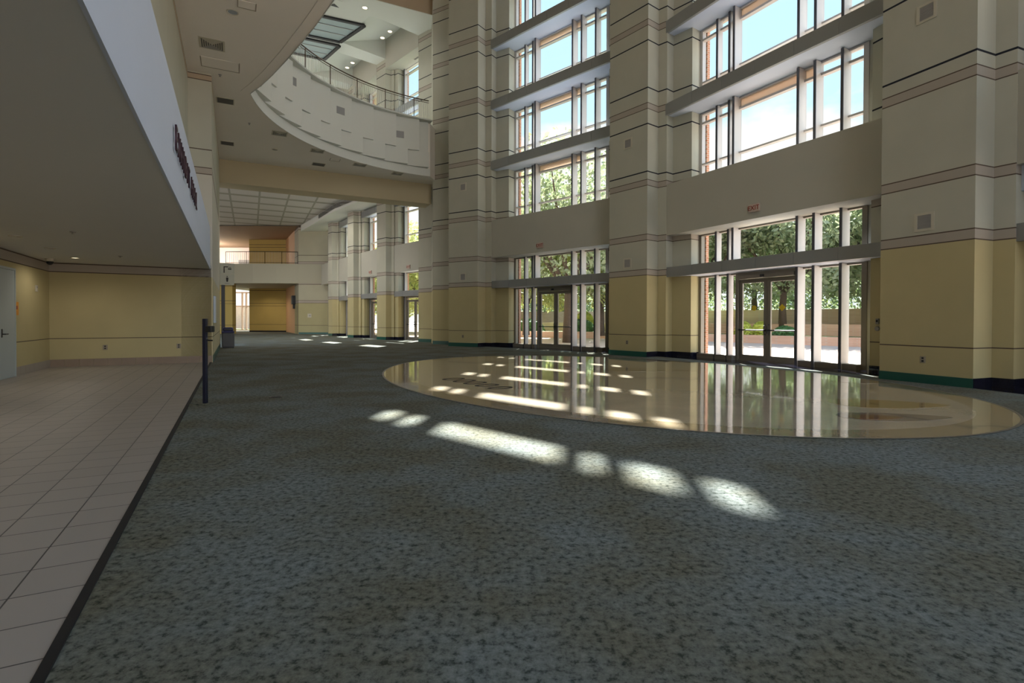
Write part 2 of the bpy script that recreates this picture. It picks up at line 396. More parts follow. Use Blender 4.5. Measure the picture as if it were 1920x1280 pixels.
# oval stone inlay in the middle of the hall
mc = V2((2.313, 12.352)); mang = math.atan2(-0.86, 0.511)
med = empty('floor_medallion', (mc.x, mc.y, 0), mang)
tag(med, 'large polished oval stone inlay set into the carpet before the doors', 'floor inlay')
def oval(a, b, n=96, z=0.0): return [(a*math.cos(2*math.pi*k/n), b*math.sin(2*math.pi*k/n), z) for k in range(n)]
def ring(mb, a0, b0, a1, b1, z, n=96):
    i = [mb.bm.verts.new(p) for p in oval(a0, b0, n, z)]; q = [mb.bm.verts.new(p) for p in oval(a1, b1, n, z)]
    for k in range(n): mb.bm.faces.new((i[k], q[k], q[(k+1) % n], i[(k+1) % n]))
    return mb
MB().poly(oval(6.62, 4.52, z=0.006)).obj('field', M_TZ, med, fix=False)
ring(MB(), 6.62, 4.52, 7.06, 4.96, 0.006).obj('border', M_TZB, med, fix=False)
ring(MB(), 7.06, 4.96, 7.10, 5.0, 0.007).obj('edge_strip', M_FRAME, med, fix=False)
def petal(cx, cyy, l, w, a, z, mat, nm):
    pts = []
    for k in range(24):
        t = k/24*2*math.pi; x = l*math.cos(t); y = w*math.sin(t)*(1-0.45*math.cos(t))
        pts.append((cx+x*math.cos(a)-y*math.sin(a), cyy+x*math.sin(a)+y*math.cos(a), z))
    return MB().prism([p[:2] for p in pts], 0.0055, z).obj(nm, mat, med)
def toloc(p):
    d = V2(p)-mc; return rot(d, -mang)
for (p, l, w, a, m_, nm) in [((5.85, 8.15), 0.85, 0.42, 0.9, M_TZO, 'ochre_petal'), ((5.15, 7.05), 0.75, 0.30, 1.0, M_TZG, 'grey_petal'), ((4.88, 7.02), 0.36, 0.16, 1.0, M_TZR, 'red_petal'), ((7.35, 11.0), 0.6, 0.2, 0.6, M_TZB, 'tan_petal'),
                             ((3.4, 13.6), 1.5, 0.45, 0.9, M_TZB, 'tan_petal'), ((1.4, 14.6), 1.2, 0.4, 0.9, M_TZB, 'tan_petal')]:
    q = toloc(p); petal(q.x, q.y, l, w, a, 0.0098 if nm == 'red_petal' else 0.008, m_, nm)
for i, wp in enumerate([(-1.27, 11.45), (-1.0, 11.1), (-0.75, 10.75), (-0.49, 10.38), (-0.22, 9.98)]):         # dark loops like worn letters along the rim
    lp = toloc(wp); x, y = lp.x, lp.y; a = math.atan2(-1.47, 1.05) - mang
    mb = MB(); n = 20
    M_ = Matrix.Translation((x, y, 0.0085)) @ Matrix.Rotation(a, 4, 'Z')
    ii = [mb.bm.verts.new(M_ @ Vector((0.10*math.cos(2*math.pi*k/n), 0.20*math.sin(2*math.pi*k/n), 0))) for k in range(n)]
    qq = [mb.bm.verts.new(M_ @ Vector((0.17*math.cos(2*math.pi*k/n), 0.27*math.sin(2*math.pi*k/n), 0))) for k in range(n)]
    for k in range(n): mb.bm.faces.new((ii[k], qq[k], qq[(k+1) % n], ii[(k+1) % n]))
    mb.obj('letter', M_TZK, med, fix=False)

# ------------------------------------------------------------------ facade piers (stepped)
def pier(pts, z1=ROOF, mat=None, name='wall_facade'):
    return MB().prism([tuple(p) for p in pts], -0.02, z1).obj(name, mat or M_WALL, kind='structure')
pier([E6, E5] + lsteps(BAY1, STEP) + [BAY1.at(0.78, 1.95), BAY1.at(-0.5, 2.0), E6 + BAY1.n*2.0])
pier([E4, E3] + lsteps(BAY2, STEP) + [BAY2.at(0.78, 1.95), BAY1.at(BAY1.L-0.78, 1.95)] + rsteps(BAY1, STEP))
pier([E2, E1] + lsteps(BAY3, STEP) + [BAY3.at(0.78, 1.95), BAY2.at(BAY2.L-0.78, 1.95)] + rsteps(BAY2, STEP))
pier([G2, G1, G1 + BAY3.n*2.2, BAY3.at(BAY3.L-0.78, 1.95)] + rsteps(BAY3, STEP))
Hx = Hr + (Hr-Hl)*1.25
pier([Hx, Hl, Ir, Ir + WB1.n*1.6, Hx + WB1.n*0.7])
pier([Ir, Il] + rsteps(WB1, WSTEP)[::-1] + [WB1.at(WB1.L-0.55, 1.2), Ir + WB1.n*1.55])
pier([F1l, F1r] + lsteps(WB1, WSTEP) + [WB1.at(0.55, 1.2), WB2.at(WB2.L-0.55, 1.2)] + rsteps(WB2, WSTEP))
pier([F2l, F2r] + lsteps(WB2, WSTEP) + [WB2.at(0.55, 1.2), WB3.at(WB3.L-0.55, 1.2)] + rsteps(WB3, WSTEP))
pier([F3l, F3r] + lsteps(WB3, WSTEP) + [WB3.at(0.55, 1.2), WB4.at(WB4.L-0.55, 1.2)] + rsteps(WB4, WSTEP))
# teal skirting on the pier faces, black stone on the returns
def skirt(pts, name, mat, h, th=0.015):
    mb = MB()
    for p, q in zip(pts, pts[1:]):
        d = (q-p).normalized(); n_ = Vector((d.y, -d.x))
        mb.prism([tuple(p), tuple(q), tuple(q+n_*th), tuple(p+n_*th)], 0.0, h)
    return mb.obj(name, mat, kind='structure')
for (l, r) in [(E6, E5), (E4, E3), (E2, E1), (Hr, Hl), (Ir, Il), (F1l, F1r), (F2l, F2r), (F3l, F3r)]:
    if l is Hr: l, r = Hl, Hr + (Hr-Hl)*0.3
    if l is Ir: l, r = Il, Ir
    skirt([l, r], 'baseboard_facade', M_TEAL, 0.183)
for bay, s in [(BAY1, STEP), (BAY2, STEP), (BAY3, STEP), (WB1, WSTEP), (WB2, WSTEP), (WB3, WSTEP)]:
    skirt([bay.at(0, 0)] + lsteps(bay, s), 'baseboard_return', M_BLACK, 0.186)
    skirt(rsteps(bay, s) + [bay.at(bay.L, 0)], 'baseboard_return', M_BLACK, 0.186)
# black stone threshold in front of each bay
for bay, b0, b1, e in [(BAY1, 0.62, 1.7, 0.2), (BAY2, 0.62, 1.7, 0.2), (BAY3, 0.0, 1.7, -0.1)]:
    MB().box(e, bay.L-e, b0, b1, 0.0, 0.006).obj('floor', M_BLACK, loc=bay.loc(), rz=bay.rz, kind='structure')

# ------------------------------------------------------------------ bays
WN = [0]; DN = [0]
UPROWS = [(6.05, 8.46), (8.87, 11.33), (11.75, 14.21), (14.63, 17.1), (17.5, 20.0)]
def win(bay, z0, z1, ars, gl_b, jl, jr, wide, transom=True, fin_in=0.29, fin_out=0.05, th=0.065, drop=None, low=0.62):
    WN[0] += 1
    w = empty('window_%d' % WN[0], bay.loc(), bay.rz); w['kind'] = 'structure'
    fr = MB(); a0, a1 = jl, bay.L-jr
    for x0, x1 in [(a0-0.03, a0+0.10), (a1-0.10, a1+0.03)]: fr.box(x0, x1, gl_b-0.06, gl_b+0.10, z0, z1)
    fr.box(a0+0.10, a1-0.10, gl_b-0.06, gl_b+0.10, z0, z0+0.06); fr.box(a0+0.10, a1-0.10, gl_b-0.06, gl_b+0.10, z1-0.05, z1)
    fr.obj('frame', M_FRAME if z0 < 4 else M_FIN, w)
    for a in ars:
        fi = fin_in if (len(ars) < 4 or ars.index(a) > 1) else fin_in*0.6
        mu = MB().box(a-th, a, gl_b-fi, gl_b+fin_out, z0+0.001, z1-0.001).obj('mullion', M_FIN, w)
        MB().box(a-th-0.004, a+0.002, gl_b-fi-0.025, gl_b-fi, z0+0.001, z1-0.001).obj('mullion_cap', M_CAP, mu)
    if transom:
        zt = z1-0.38
        edges = [a0+0.1] + [x for a in ars for x in (a-th, a)] + [a1-0.1]
        t = MB(); t2 = MB()
        for k in range(0, len(edges), 2):
            t.box(edges[k], edges[k+1], gl_b-0.07, gl_b+0.09, zt, zt+0.07)
            t2.box(edges[k], edges[k+1], gl_b-0.07, gl_b+0.09, z0+low, z0+low+0.055)
        t.obj('transom', M_FIN, w); t2.obj('transom', M_FIN, w)
        if wide:
            MB().box(wide[0], wide[1], gl_b+0.02, gl_b+0.06, zt+0.07, z1-0.05).obj('soffit_stand_in', M_SOFFIT, w)  # pane-high panel standing in for the bright outer soffit
    g = MB(); edges = [a0+0.1] + [x for a in ars for x in (a-th, a)] + [a1-0.1]
    skip = drop or ()
    for k in range(0, len(edges), 2):
        if k//2 in skip: continue
        g.poly([(edges[k], gl_b, z0+0.06), (edges[k+1], gl_b, z0+0.06), (edges[k+1], gl_b, z1-0.05), (edges[k], gl_b, z1-0.05)])
    g.obj('glass', M_GLASS, w, fix=False)
    return w

def door_pair(bay, a0, a1, gl_b, ztop, stickers=True, operator=True):
    DN[0] += 1
    d = empty('door_%d' % DN[0], bay.loc(), bay.rz); d['kind'] = 'structure'
    b0, b1 = gl_b-0.10, gl_b+0.08
    fr = MB()
    fr.box(a0, a0+0.09, b0, b1, 0, ztop); fr.box(a1-0.09, a1, b0, b1, 0, ztop); fr.box(a0+0.09, a1-0.09, b0, b1, ztop-0.08, ztop)
    fr.obj('frame', M_FRAME, d)
    mid = (a0+a1)/2; hd = ztop-0.20
    if operator:
        MB().box(a0+0.10, a1-0.10, gl_b-0.22, gl_b-0.02, hd, ztop-0.085, bev=0.01).obj('door_operator', M_FRAME, d)
        MB().box(mid-0.09, mid+0.03, gl_b-0.27, gl_b-0.22, hd+0.02, ztop-0.1, bev=0.008).obj('sensor', M_DARK, d)
    for i, (x0, x1) in enumerate([(a0+0.095, mid-0.004), (mid+0.004, a1-0.095)]):
        lf = MB(); y0, y1 = gl_b-0.03, gl_b+0.03; s = 0.115
        lf.box(x0, x0+s, y0, y1, 0.01, hd-0.005); lf.box(x1-s, x1, y0, y1, 0.01, hd-0.005)
        lf.box(x0+s, x1-s, y0, y1, 0.01, 0.20); lf.box(x0+s, x1-s, y0, y1, hd-0.125, hd-0.005)
        leaf = lf.obj('door_leaf', M_FRAME, d)
        MB().poly([(x0+s, gl_b, 0.20), (x1-s, gl_b, 0.20), (x1-s, gl_b, hd-0.125), (x0+s, gl_b, hd-0.125)]).obj('door_glass', M_GLASS, leaf, fix=False)
        MB().tube([(x0+0.03, y0-0.06, 0.99), (x1-0.03, y0-0.06, 0.99)], 0.02).box(x0+0.03, x0+0.08, y0-0.06, y0, 0.96, 1.02).box(x1-0.08, x1-0.03, y0-0.06, y0, 0.96, 1.02).obj('push_bar', M_DARK, leaf)
        ex = x1-0.055 if i == 0 else x0+0.055
        MB().tube([(ex, y0, 0.85), (ex, y0-0.07, 0.90), (ex, y0-0.07, 1.12), (ex, y0, 1.17)], 0.014).obj('pull_handle', M_DARK, leaf)
        if stickers:
            c = (x0+x1)/2 + (0.03 if i == 0 else -0.02)
            mb = MB()
            if i == 0:
                mb.poly([(c+0.085*math.cos(t), gl_b-0.008, 1.68+0.085*math.sin(t)) for t in [2*math.pi*k/20 for k in range(20)]])
            else:
                mb.poly([(c-0.11, gl_b-0.008, 1.68), (c, gl_b-0.008, 1.57), (c+0.11, gl_b-0.008, 1.68), (c, gl_b-0.008, 1.79)])
            mb.obj('sticker', M_YELST, leaf, fix=False)
    return d

def shelf(bay, z0, z1, b0, b1, e, label, steel=True):
    s = empty('light_shelf', bay.loc(z0), bay.rz)
    tag(s, label, 'beam', 'grey horizontal shelf beams across the window bays')
    MB().box(e, bay.L-e, b0+0.10, b1, 0.02, z1-z0-0.01).obj('soffit_panel', M_WHITE if z0 > 4 else M_WHITE, s)
    n = max(3, int(round(bay.L/1.2))); wd = (bay.L-2*e)/n
    for k in range(n):
        MB().box(e+wd*k+0.003, e+wd*(k+1)-0.003, b0, b0+0.10, 0, z1-z0, bev=0.006).obj('fascia_panel', M_METAL, s)
    return s

GB = 1.72
POS = {1: 'far left tall bay', 2: 'near tall bay with the stickered doors', 3: 'rightmost bay cut by the frame'}
ORD = ['lowest upper', 'second upper', 'third upper', 'fourth upper']
EXITS = []
for bi, bay in ((1, BAY1), (2, BAY2), (3, BAY3)):
    k = bay.L/7.496
    FINS = [a*k for a in (1.66, 2.15, 2.42, 4.60, 5.09, 5.83)]
    jl, jr = 0.80, 1.20
    # solid spandrel between the doors and the upper windows
    MB().box(0.18, bay.L-0.18, 0.70, 1.95, 4.27, 6.05).obj('wall_spandrel', M_SPAN, loc=bay.loc(), rz=bay.rz, kind='structure')
    for j, (z0, z1) in enumerate(UPROWS):
        win(bay, z0, z1, FINS, GB, jl, jr, (FINS[2], FINS[4]-0.065))
        if j < 4:
            shelf(bay, z1, UPROWS[j+1][0], 0.66, 1.74, 0.16, '%s grey shelf beam across the %s' % (ORD[j], POS[bi]))
            # outer eyebrow under the next row of glass
            MB().box(0.85, bay.L-0.85, 1.83, 1.98, z1+0.02, z1+0.30).obj('trim_eyebrow', M_TAN, loc=bay.loc(), rz=bay.rz, kind='structure')
    # street level: glazed screen, doors, shelf
    dl, dr = FINS[2]-0.065, FINS[3]
    win(bay, 3.10, 4.27, FINS, GB, jl, jr, None, transom=False)
    gw = win(bay, 0.0, 2.82, [FINS[0], FINS[1], FINS[3]+0.005, FINS[4], FINS[5]], GB, jl, jr, None, transom=False, drop=(2,))
    edges = [jl+0.1, FINS[0]-0.065, FINS[0], FINS[1]-0.065, FINS[1], dl, FINS[3], FINS[4]-0.065, FINS[4], FINS[5]-0.065, FINS[5], bay.L-jr-0.1]
    for q in range(0, len(edges), 2):
        MB().box(edges[q], edges[q+1], GB-0.26, GB+0.02, 0.0, 0.155, bev=0.004).obj('sill_box', M_FRAME, gw)
    door_pair(bay, dl, dr-0.06, GB, 2.80, stickers=(bi != 1))
    shelf(bay, 2.81, 3.15, 0.72, 1.74, 0.17, 'grey beam above the entrance doors of the %s' % POS[bi])
    # outer brick jambs
    MB().box(-0.6, 0.83, 1.97, 2.10, -0.02, ROOF).obj('wall_brick', M_BRICK, loc=bay.loc(), rz=bay.rz, kind='structure')
    MB().box(bay.L-1.22, bay.L-0.70, 1.70, 1.96, -0.02, ROOF).obj('wall_jamb', M_SPAN, loc=bay.loc(), rz=bay.rz, kind='structure')
    MB().box(bay.L-0.93, bay.L+0.6, 1.97, 2.10, -0.02, ROOF).obj('wall_brick', M_BRICK, loc=bay.loc(), rz=bay.rz, kind='structure')
WG = 1.02
for bi, bay in ((1, WB1), (2, WB2), (3, WB3), (4, WB4)):
    L = bay.L; F_ = [0.84, L-0.84+0.05]
    MB().box(0.20, L-0.20, 0.45, 1.2, 4.27, 6.0).obj('wall_spandrel', M_SPAN, loc=bay.loc(), rz=bay.rz, kind='structure')
    for j, (z0, z1) in enumerate(UPROWS[:4]):
        win(bay, 6.0 if j == 0 else z0, z1, F_, WG, 0.55, 0.55, None, fin_in=0.15, fin_out=0.05)
        if j < 3 and bi < 4:
            shelf(bay, z1, UPROWS[j+1][0], 0.47, 1.04, 0.22, '%s shelf beam in the %s narrow bay of the far wing' % (ORD[j], ('first', 'second', 'third')[bi-1]))
    MB().box(0.0, L, -0.02, 1.2, 17.1, ROOF).obj('wall_header', M_SPAN, loc=bay.loc(), rz=bay.rz, kind='structure')
    win(bay, 3.06, 4.27, F_, WG, 0.55, 0.55, None, transom=False, fin_in=0.15, fin_out=0.05)
    win(bay, 0.0, 2.76, F_, WG, 0.55, 0.55, None, transom=False, drop=(1,), fin_in=0.15, fin_out=0.05)
    if bi < 4:
        door_pair(bay, 0.84, L-0.84-0.015, WG, 2.74, stickers=False, operator=False)
        shelf(bay, 2.75, 3.08, 0.45, 1.04, 0.22, 'beam above the glass doors of the %s narrow bay in the far wing' % ('first', 'second', 'third')[bi-1])
    MB().box(-0.3, 0.57, 1.22, 1.34, -0.02, ROOF).obj('wall_brick', M_BRICK, loc=bay.loc(), rz=bay.rz, kind='structure')
    MB().box(L-0.57, L+0.3, 1.22, 1.34, -0.02, ROOF).obj('wall_brick', M_BRICK, loc=bay.loc(), rz=bay.rz, kind='structure')

# exit signs
def exit_sign(loc, rz, label):
    e = empty('exit_sign', loc, rz); tag(e, label, 'exit sign', 'exit signs above the doors')
    MB().box(-0.17, 0.17, -0.055, 0, -0.115, 0.115, bev=0.008).obj('sign_box', M_EXB, e)
    text_mesh('lettering', 'EXIT', 0.19, 0.004, M_RED, e, Matrix.Translation((-0.01, -0.058, 0)) @ Matrix.Rotation(math.pi/2, 4, 'X'))
    return e
for bay, a, b, z, lb in [(BAY1, 3.32, 0.70, 4.55, 'small red exit sign over the left doors of the tall hall'), (BAY2, 3.75, 0.70, 4.57, 'largest red EXIT sign, above the stickered doors'),
                         (WB1, 2.0, 0.45, 4.52, 'tiny exit sign over the nearest doors of the far wing'), (WB2, 1.9, 0.45, 4.52, 'tiny exit sign over the second doors of the far wing')]:
    p = bay.at(a, b); exit_sign((p.x, p.y, z), bay.rz, lb)

# grilles and sockets on the piers, in the middle of each face
def face(l, r):
    d = (r-l).normalized(); return (l+r)/2, math.atan2(d.y, d.x)
gp = empty('wall_grille'); tag(gp, 'x', 'vent', 'square return grilles on the piers')
fr = MB(); 
for x0, x1, z0, z1 in [(-0.19, -0.13, -0.19, 0.19), (0.13, 0.19, -0.19, 0.19), (-0.13, 0.13, -0.19, -0.14), (-0.13, 0.13, 0.14, 0.19)]: fr.box(x0, x1, -0.015, 0, z0, z1)
fr.obj('frame', M_GFRM, gp)
sl = MB()
for k in range(9): sl.box(-0.13, 0.13, -0.010, -0.002, -0.135+k*0.031, -0.135+k*0.031+0.02)
sl.box(-0.13, 0.13, -0.002, 0.0, -0.14, 0.14); sl.obj('louvre', M_GRIL, gp)
op = empty('power_outlet'); tag(op, 'x', 'outlet', 'wall outlets')
MB().box(-0.055, 0.055, -0.010, 0, -0.07, 0.07, bev=0.004).obj('cover_plate', M_PLATE, op)
for z in (-0.03, 0.03): MB().box(-0.02, 0.02, -0.014, -0.010, z-0.018, z+0.018, bev=0.003).obj('socket', M_DARK, op)
first = [True, True]
def put(proto, i, loc, rz, label):
    if first[i]:
        first[i] = False; proto.location = loc; proto.rotation_euler = (0, 0, rz); proto['label'] = label; return proto
    return dup(proto, loc, rz, label)
for (l, r, nm) in [(E2, E1, 'big near pier on the right'), (E4, E3, 'middle pier between the two tall bays'), (E6, E5, 'far pier left of the tall bays')]:
    c, a = face(l, r)
    put(gp, 0, (c.x, c.y, 3.345), a, 'square wall grille low on the %s' % nm)
    put(gp, 0, (c.x, c.y, 7.66), a, 'square wall grille high on the %s' % nm)
    put(op, 1, (c.x, c.y, 0.49), a, 'power outlet near the floor on the %s' % nm)

# small devices on the yellow return right of the near doors
p = BAY2.at(6.86, 1.145)
dv = empty('card_reader', (p.x, p.y, 1.28), BAY2.rz + 0.0); tag(dv, 'small grey card reader on the yellow wall right of the near doors', 'card reader')
MB().box(-0.035, 0.035, -0.035, 0.02, -0.065, 0.065, bev=0.006).obj('reader_body', M_GRIL, dv)
MB().box(-0.02, 0.02, -0.038, -0.035, -0.02, 0.03).obj('reader_face', M_DARK, dv)
dv = empty('door_button', (p.x, p.y, 1.10), BAY2.rz); tag(dv, 'round grey push button below the card reader beside the near doors', 'button')
MB().lathe([(0.055, 0), (0.055, 0.03), (0.045, 0.04)], 20).obj('button_plate', M_GRIL, dv).rotation_euler = (math.pi/2, 0, 0)

# ------------------------------------------------------------------ left side: recess, fascia, walls
def lbox(name, r0, r1, t0, t1, z0, z1, mat, kind='structure', bev=0):
    return MB().box(r0, r1, t0, t1, z0, z1, bev=bev).obj(name, mat, loc=(W0.x, W0.y, 0), rz=RZ_L, kind=kind)
TE = 27.25
lbox('wall_alcove_back', -5.2, -0.03, 17.87, 18.05, 0, 2.9, M_ALC)
lbox('wall_alcove_left', -3.98, -3.787, -14, 17.87, 0, 2.9, M_ALC)
lbox('ceiling', -3.9, -0.079, -14, 17.87, 2.80, 2.90, M_CEILA)
lbox('wall_fascia', -0.079, -0.054, -14, 17.87, 2.795, 4.03, M_WHITE)
lbox('wall_fascia', -0.62, -0.079, -14, 17.87, 3.95, 4.03, M_WHITE)
lbox('wall_setback', -0.80, -0.61, -14, 17.87, 2.86, 8.6, M_LEFT)
lbox('wall_left', -0.80, 0.0, 17.87, TE, 0, 8.6, M_LEFT)
lbox('baseboard_left', 0.0, 0.015, 17.9, TE, 0, 0.20, M_TEAL)
# tiled skirting of the recess
bb = MB(); 
for k in range(12): 
    x1 = -0.012-k*0.315; x0 = max(-3.787, x1-0.309); 
    if x0 < x1: bb.box(x0, x1, 17.855, 17.872, 0.0, 0.205, bev=0.002)
bb.obj('baseboard_alcove', M_WTILE, loc=(W0.x, W0.y, 0), rz=RZ_L, kind='structure')
bb = MB()
for k in range(9): 
    y1 = 17.85-k*0.315; y0 = y1-0.309
    if y0 > 15.31: bb.box(-3.787, -3.772, y0, y1, 0, 0.205, bev=0.002)
bb.obj('baseboard_alcove', simple('base_tile_light', (0.34, 0.30, 0.26), 0.5), loc=(W0.x, W0.y, 0), rz=RZ_L, kind='structure')
# grey door at the left edge
DN[0] += 1
dl = empty('door_%d' % DN[0], (*tn(14.86, -3.787), 0), RZ_L); dl['kind'] = 'structure'
fr = MB(); fr.box(-0.0, 0.03, -0.49, -0.44, 0, 2.42); fr.box(0, 0.03, 0.44, 0.49, 0, 2.42); fr.box(0, 0.03, -0.44, 0.44, 2.37, 2.42); fr.obj('frame', M_DOOR, dl)
leaf = MB().box(0.0, 0.022, -0.435, 0.435, 0.01, 2.365).obj('door_leaf', M_DOOR, dl)
MB().tube([(0.02, -0.32, 0.97), (0.08, -0.32, 0.97), (0.085, -0.20, 0.97), (0.08, -0.17, 0.97)], 0.012).box(0.02, 0.03, -0.35, -0.29, 0.90, 1.08, bev=0.004).obj('lever_handle', M_DARK, leaf)
dl.scale = (1, 1, 1)

# words over the opening
sg = empty('wall_lettering', (*tn(8.92, -0.054), 3.405), RZ_L); tag(sg, 'dark raised letters reading EXHIBIT HALL on the pale fascia', 'sign')
word = 'EXHIBIT HALL'; wdt = {'I': 0.6, ' ': 0.7}
tot = sum(wdt.get(c, 1.0) for c in word); x = -2.05; stp = 4.10/tot
for c in word:
    w_ = wdt.get(c, 1.0)*stp
    if c != ' ':
        # reading direction runs away from the camera, letters face the hall
        M_ = Matrix.Translation((0.030, x+w_/2, 0)) @ Matrix.Rotation(math.pi/2, 4, 'Z') @ Matrix.Rotation(math.pi/2, 4, 'X')
        text_mesh('letter', c, 0.425, 0.010, M_LET, sg, M_)
    x += w_

# notices and plates in the recess
nt_ = empty('notice', (*tn(15.46, -3.787), 1.53), RZ_L); tag(nt_, 'orange notice on the yellow wall beside the grey door', 'notice')
MB().box(0, 0.006, -0.14, 0.14, -0.15, 0.15).obj('sheet', M_ORANGE, nt_)
MB().box(0.006, 0.008, -0.07, 0.07, -0.02, 0.06).obj('printed_block', M_RED, nt_)
nt_ = empty('thermostat', (*tn(16.80, -3.787), 2.05), RZ_L); tag(nt_, 'small white thermostat high on the yellow wall in the corner', 'thermostat')
MB().box(0, 0.03, -0.06, 0.06, -0.08, 0.08, bev=0.006).obj('thermostat_body', M_GFRM, nt_); MB().box(0.03, 0.033, -0.035, 0.035, 0.01, 0.05).obj('display', M_GRIL, nt_)
for r, lb in ((-2.595, 'outlet on the recess back wall, nearer the corner'), (-0.865, 'outlet on the recess back wall, nearer the navy post')):
    p = tn(17.87, r); put(op, 1, (p.x, p.y, 0.51), RZ_L, lb)
cm = empty('security_camera', (*tn(16.76, -3.5), 2.80), RZ_L); tag(cm, 'dark dome security camera under the low ceiling in the corner', 'camera')
MB().lathe([(0.10, 0.0), (0.10, -0.05), (0.08, -0.07)], 20).obj('housing', M_GFRM, cm); MB().lathe([(0.075, -0.07), (0.065, -0.12), (0.035, -0.15), (0.01, -0.157)], 20).obj('dome', M_DARK, cm, smooth=True)
# white cabinet edge and folder on the wall past the recess
cb = empty('wall_cabinet', (*tn(19.0, 0.0), 1.60), RZ_L); tag(cb, 'tall white cabinet on the left wall past the recess', 'cabinet')
MB().box(0, 0.06, -0.45, 0.45, -0.42, 0.42, bev=0.006).obj('cabinet_body', M_WHITE, cb); MB().box(0.06, 0.066, -0.40, 0.40, -0.37, 0.37).obj('cabinet_door', M_SIGN, cb)

# ------------------------------------------------------------------ low atrium ceiling slab with the scalloped balcony
cc = V2((-0.57, 19.5)); CR = 8.27
arc = [cc + Vector((math.cos(math.radians(a)), math.sin(math.radians(a))))*CR for a in [116 + (196.5-116)*k/60 for k in range(61)]]
near = [V2((-8.52, 17.11)), V2((-7.85, 16.48)), V2((-7.20, 15.80)), V2((-6.22, 14.70)), V2((-4.98, 13.22)), V2((-4.13, 12.13))]
hd_ = math.atan2(-1.36, 1.0); p = near[-1].copy()
for k in range(16):
    hd_ -= 0.026; p = p + Vector((math.cos(hd_), math.sin(hd_)))*1.2; near.append(p.copy())
slab = [tn(-14, -0.7), tn(TE, -0.7)] 
bl0 = tn(TE, 0.0); bl1 = V2((-4.40, 28.55)); bdir = (bl1-bl0).normalized(); bnor = Vector((-bdir.y, bdir.x))
slab_pts = [tn(near[-1].x*0 - 6.0, -0.7), tn(TE, -0.7), bl0 + bnor*0.0, bl1, Ir + Vector((0.1, -0.5))] + [Hl + Vector((0.15, 0.1))] + arc + near[1:] + [tn(-6.0, 6.0)]
MB().prism([tuple(p) for p in slab_pts], 8.6, 11.27).obj('ceiling', M_CEIL, kind='structure')
# lip along the edge
def strip(pts, off0, off1, z0, z1, name, mat):
    mb = MB(); n = len(pts)
    nor = []
    for i in range(n):
        d = (pts[min(i+1, n-1)] - pts[max(i-1, 0)]).normalized(); nor.append(Vector((d.y, -d.x)))
    ring_ = []
    for p, q in zip(pts, nor):
        a, b_ = p+q*off0, p+q*off1
        ring_.append([mb.bm.verts.new((v.x, v.y, z)) for v, z in ((a, z0), (b_, z0), (b_, z1), (a, z1))])
    for r0, r1 in zip(ring_, ring_[1:]):
        for k in range(4): mb.bm.faces.new((r0[k], r0[(k+1) % 4], r1[(k+1) % 4], r1[k]))
    mb.bm.faces.new(ring_[0]); mb.bm.faces.new(ring_[-1][::-1])
    return mb.obj(name, mat, kind='structure')
strip(arc, 0.0, -0.02, 8.585, 8.97, 'trim_2', M_BALC)
strip(near, -0.02, 0.26, 8.585, 8.60, 'trim_3', M_CEIL)
strip(near, -0.04, -0.01, 8.585, 11.27, 'wall_balcony', M_BALC)
# overlapping panels: two tiers of facets
def facets(starts, z0, z1, dep, name):
    mb = MB()
    for a1 in starts:
        a0 = a1-8.7
        a1c, a0c = min(a1, 196.3), max(a0, 117.0)
        if a1c-a0c < 0.5: continue
        def pt(a, r): return cc + Vector((math.cos(math.radians(a)), math.sin(math.radians(a))))*r
        rr = lambda a: CR - dep*(a1-a)/8.7
        mb.prism([tuple(pt(a1c, CR+0.05)), tuple(pt(a1c, rr(a1c)-0.03)), tuple(pt(a0c, rr(a0c)-0.03)), tuple(pt(a0c, CR+0.05))], z0, z1)
    return mb.obj(name, M_BALC, kind='structure')
facets([177.2+8.7*k for k in range(-7, 4)], 8.98, 9.74, 0.26, 'wall_balcony')
facets([177.2+4.35+8.7*k for k in range(-8, 3)], 9.74, 11.27, 0.24, 'wall_balcony')
strip(arc, -0.42, 0.05, 11.27, 11.33, 'trim_4', M_BALC)

# balcony railing along the arc
rl = empty('balcony_railing', (cc.x, cc.y, 11.33)); tag(rl, 'curved railing with bronze handrail along the upper balcony edge', 'railing')
def ap(a, r, z): return (r*math.cos(math.radians(a)), r*math.sin(math.radians(a)), z)
RR = CR-0.12
MB().tube([ap(116.8+(195-116.8)*k/60, RR, 1.03) for k in range(61)], 0.028, 8).obj('handrail', M_RAIL, rl, smooth=True)
MB().tube([ap(116.8+(195-116.8)*k/60, RR, 0.08) for k in range(61)], 0.018, 6).obj('bottom_rail', M_RAIL, rl, smooth=True)
MB().tube([ap(116.8+(195-116.8)*k/60, RR, 0.93) for k in range(61)], 0.014, 6).obj('top_rail', M_RAIL, rl, smooth=True)
for k in range(90):
    a = 117.2 + (181-117.2)*k/89
    if k % 15 == 7:
        MB().tube([ap(a, RR, 0), ap(a, RR, 1.0)], 0.022, 6).obj('post', M_RAIL, rl)
    else:
        MB().tube([ap(a, RR, 0.08), ap(a, RR, 0.93)], 0.009, 5).obj('baluster', M_BAL, rl)

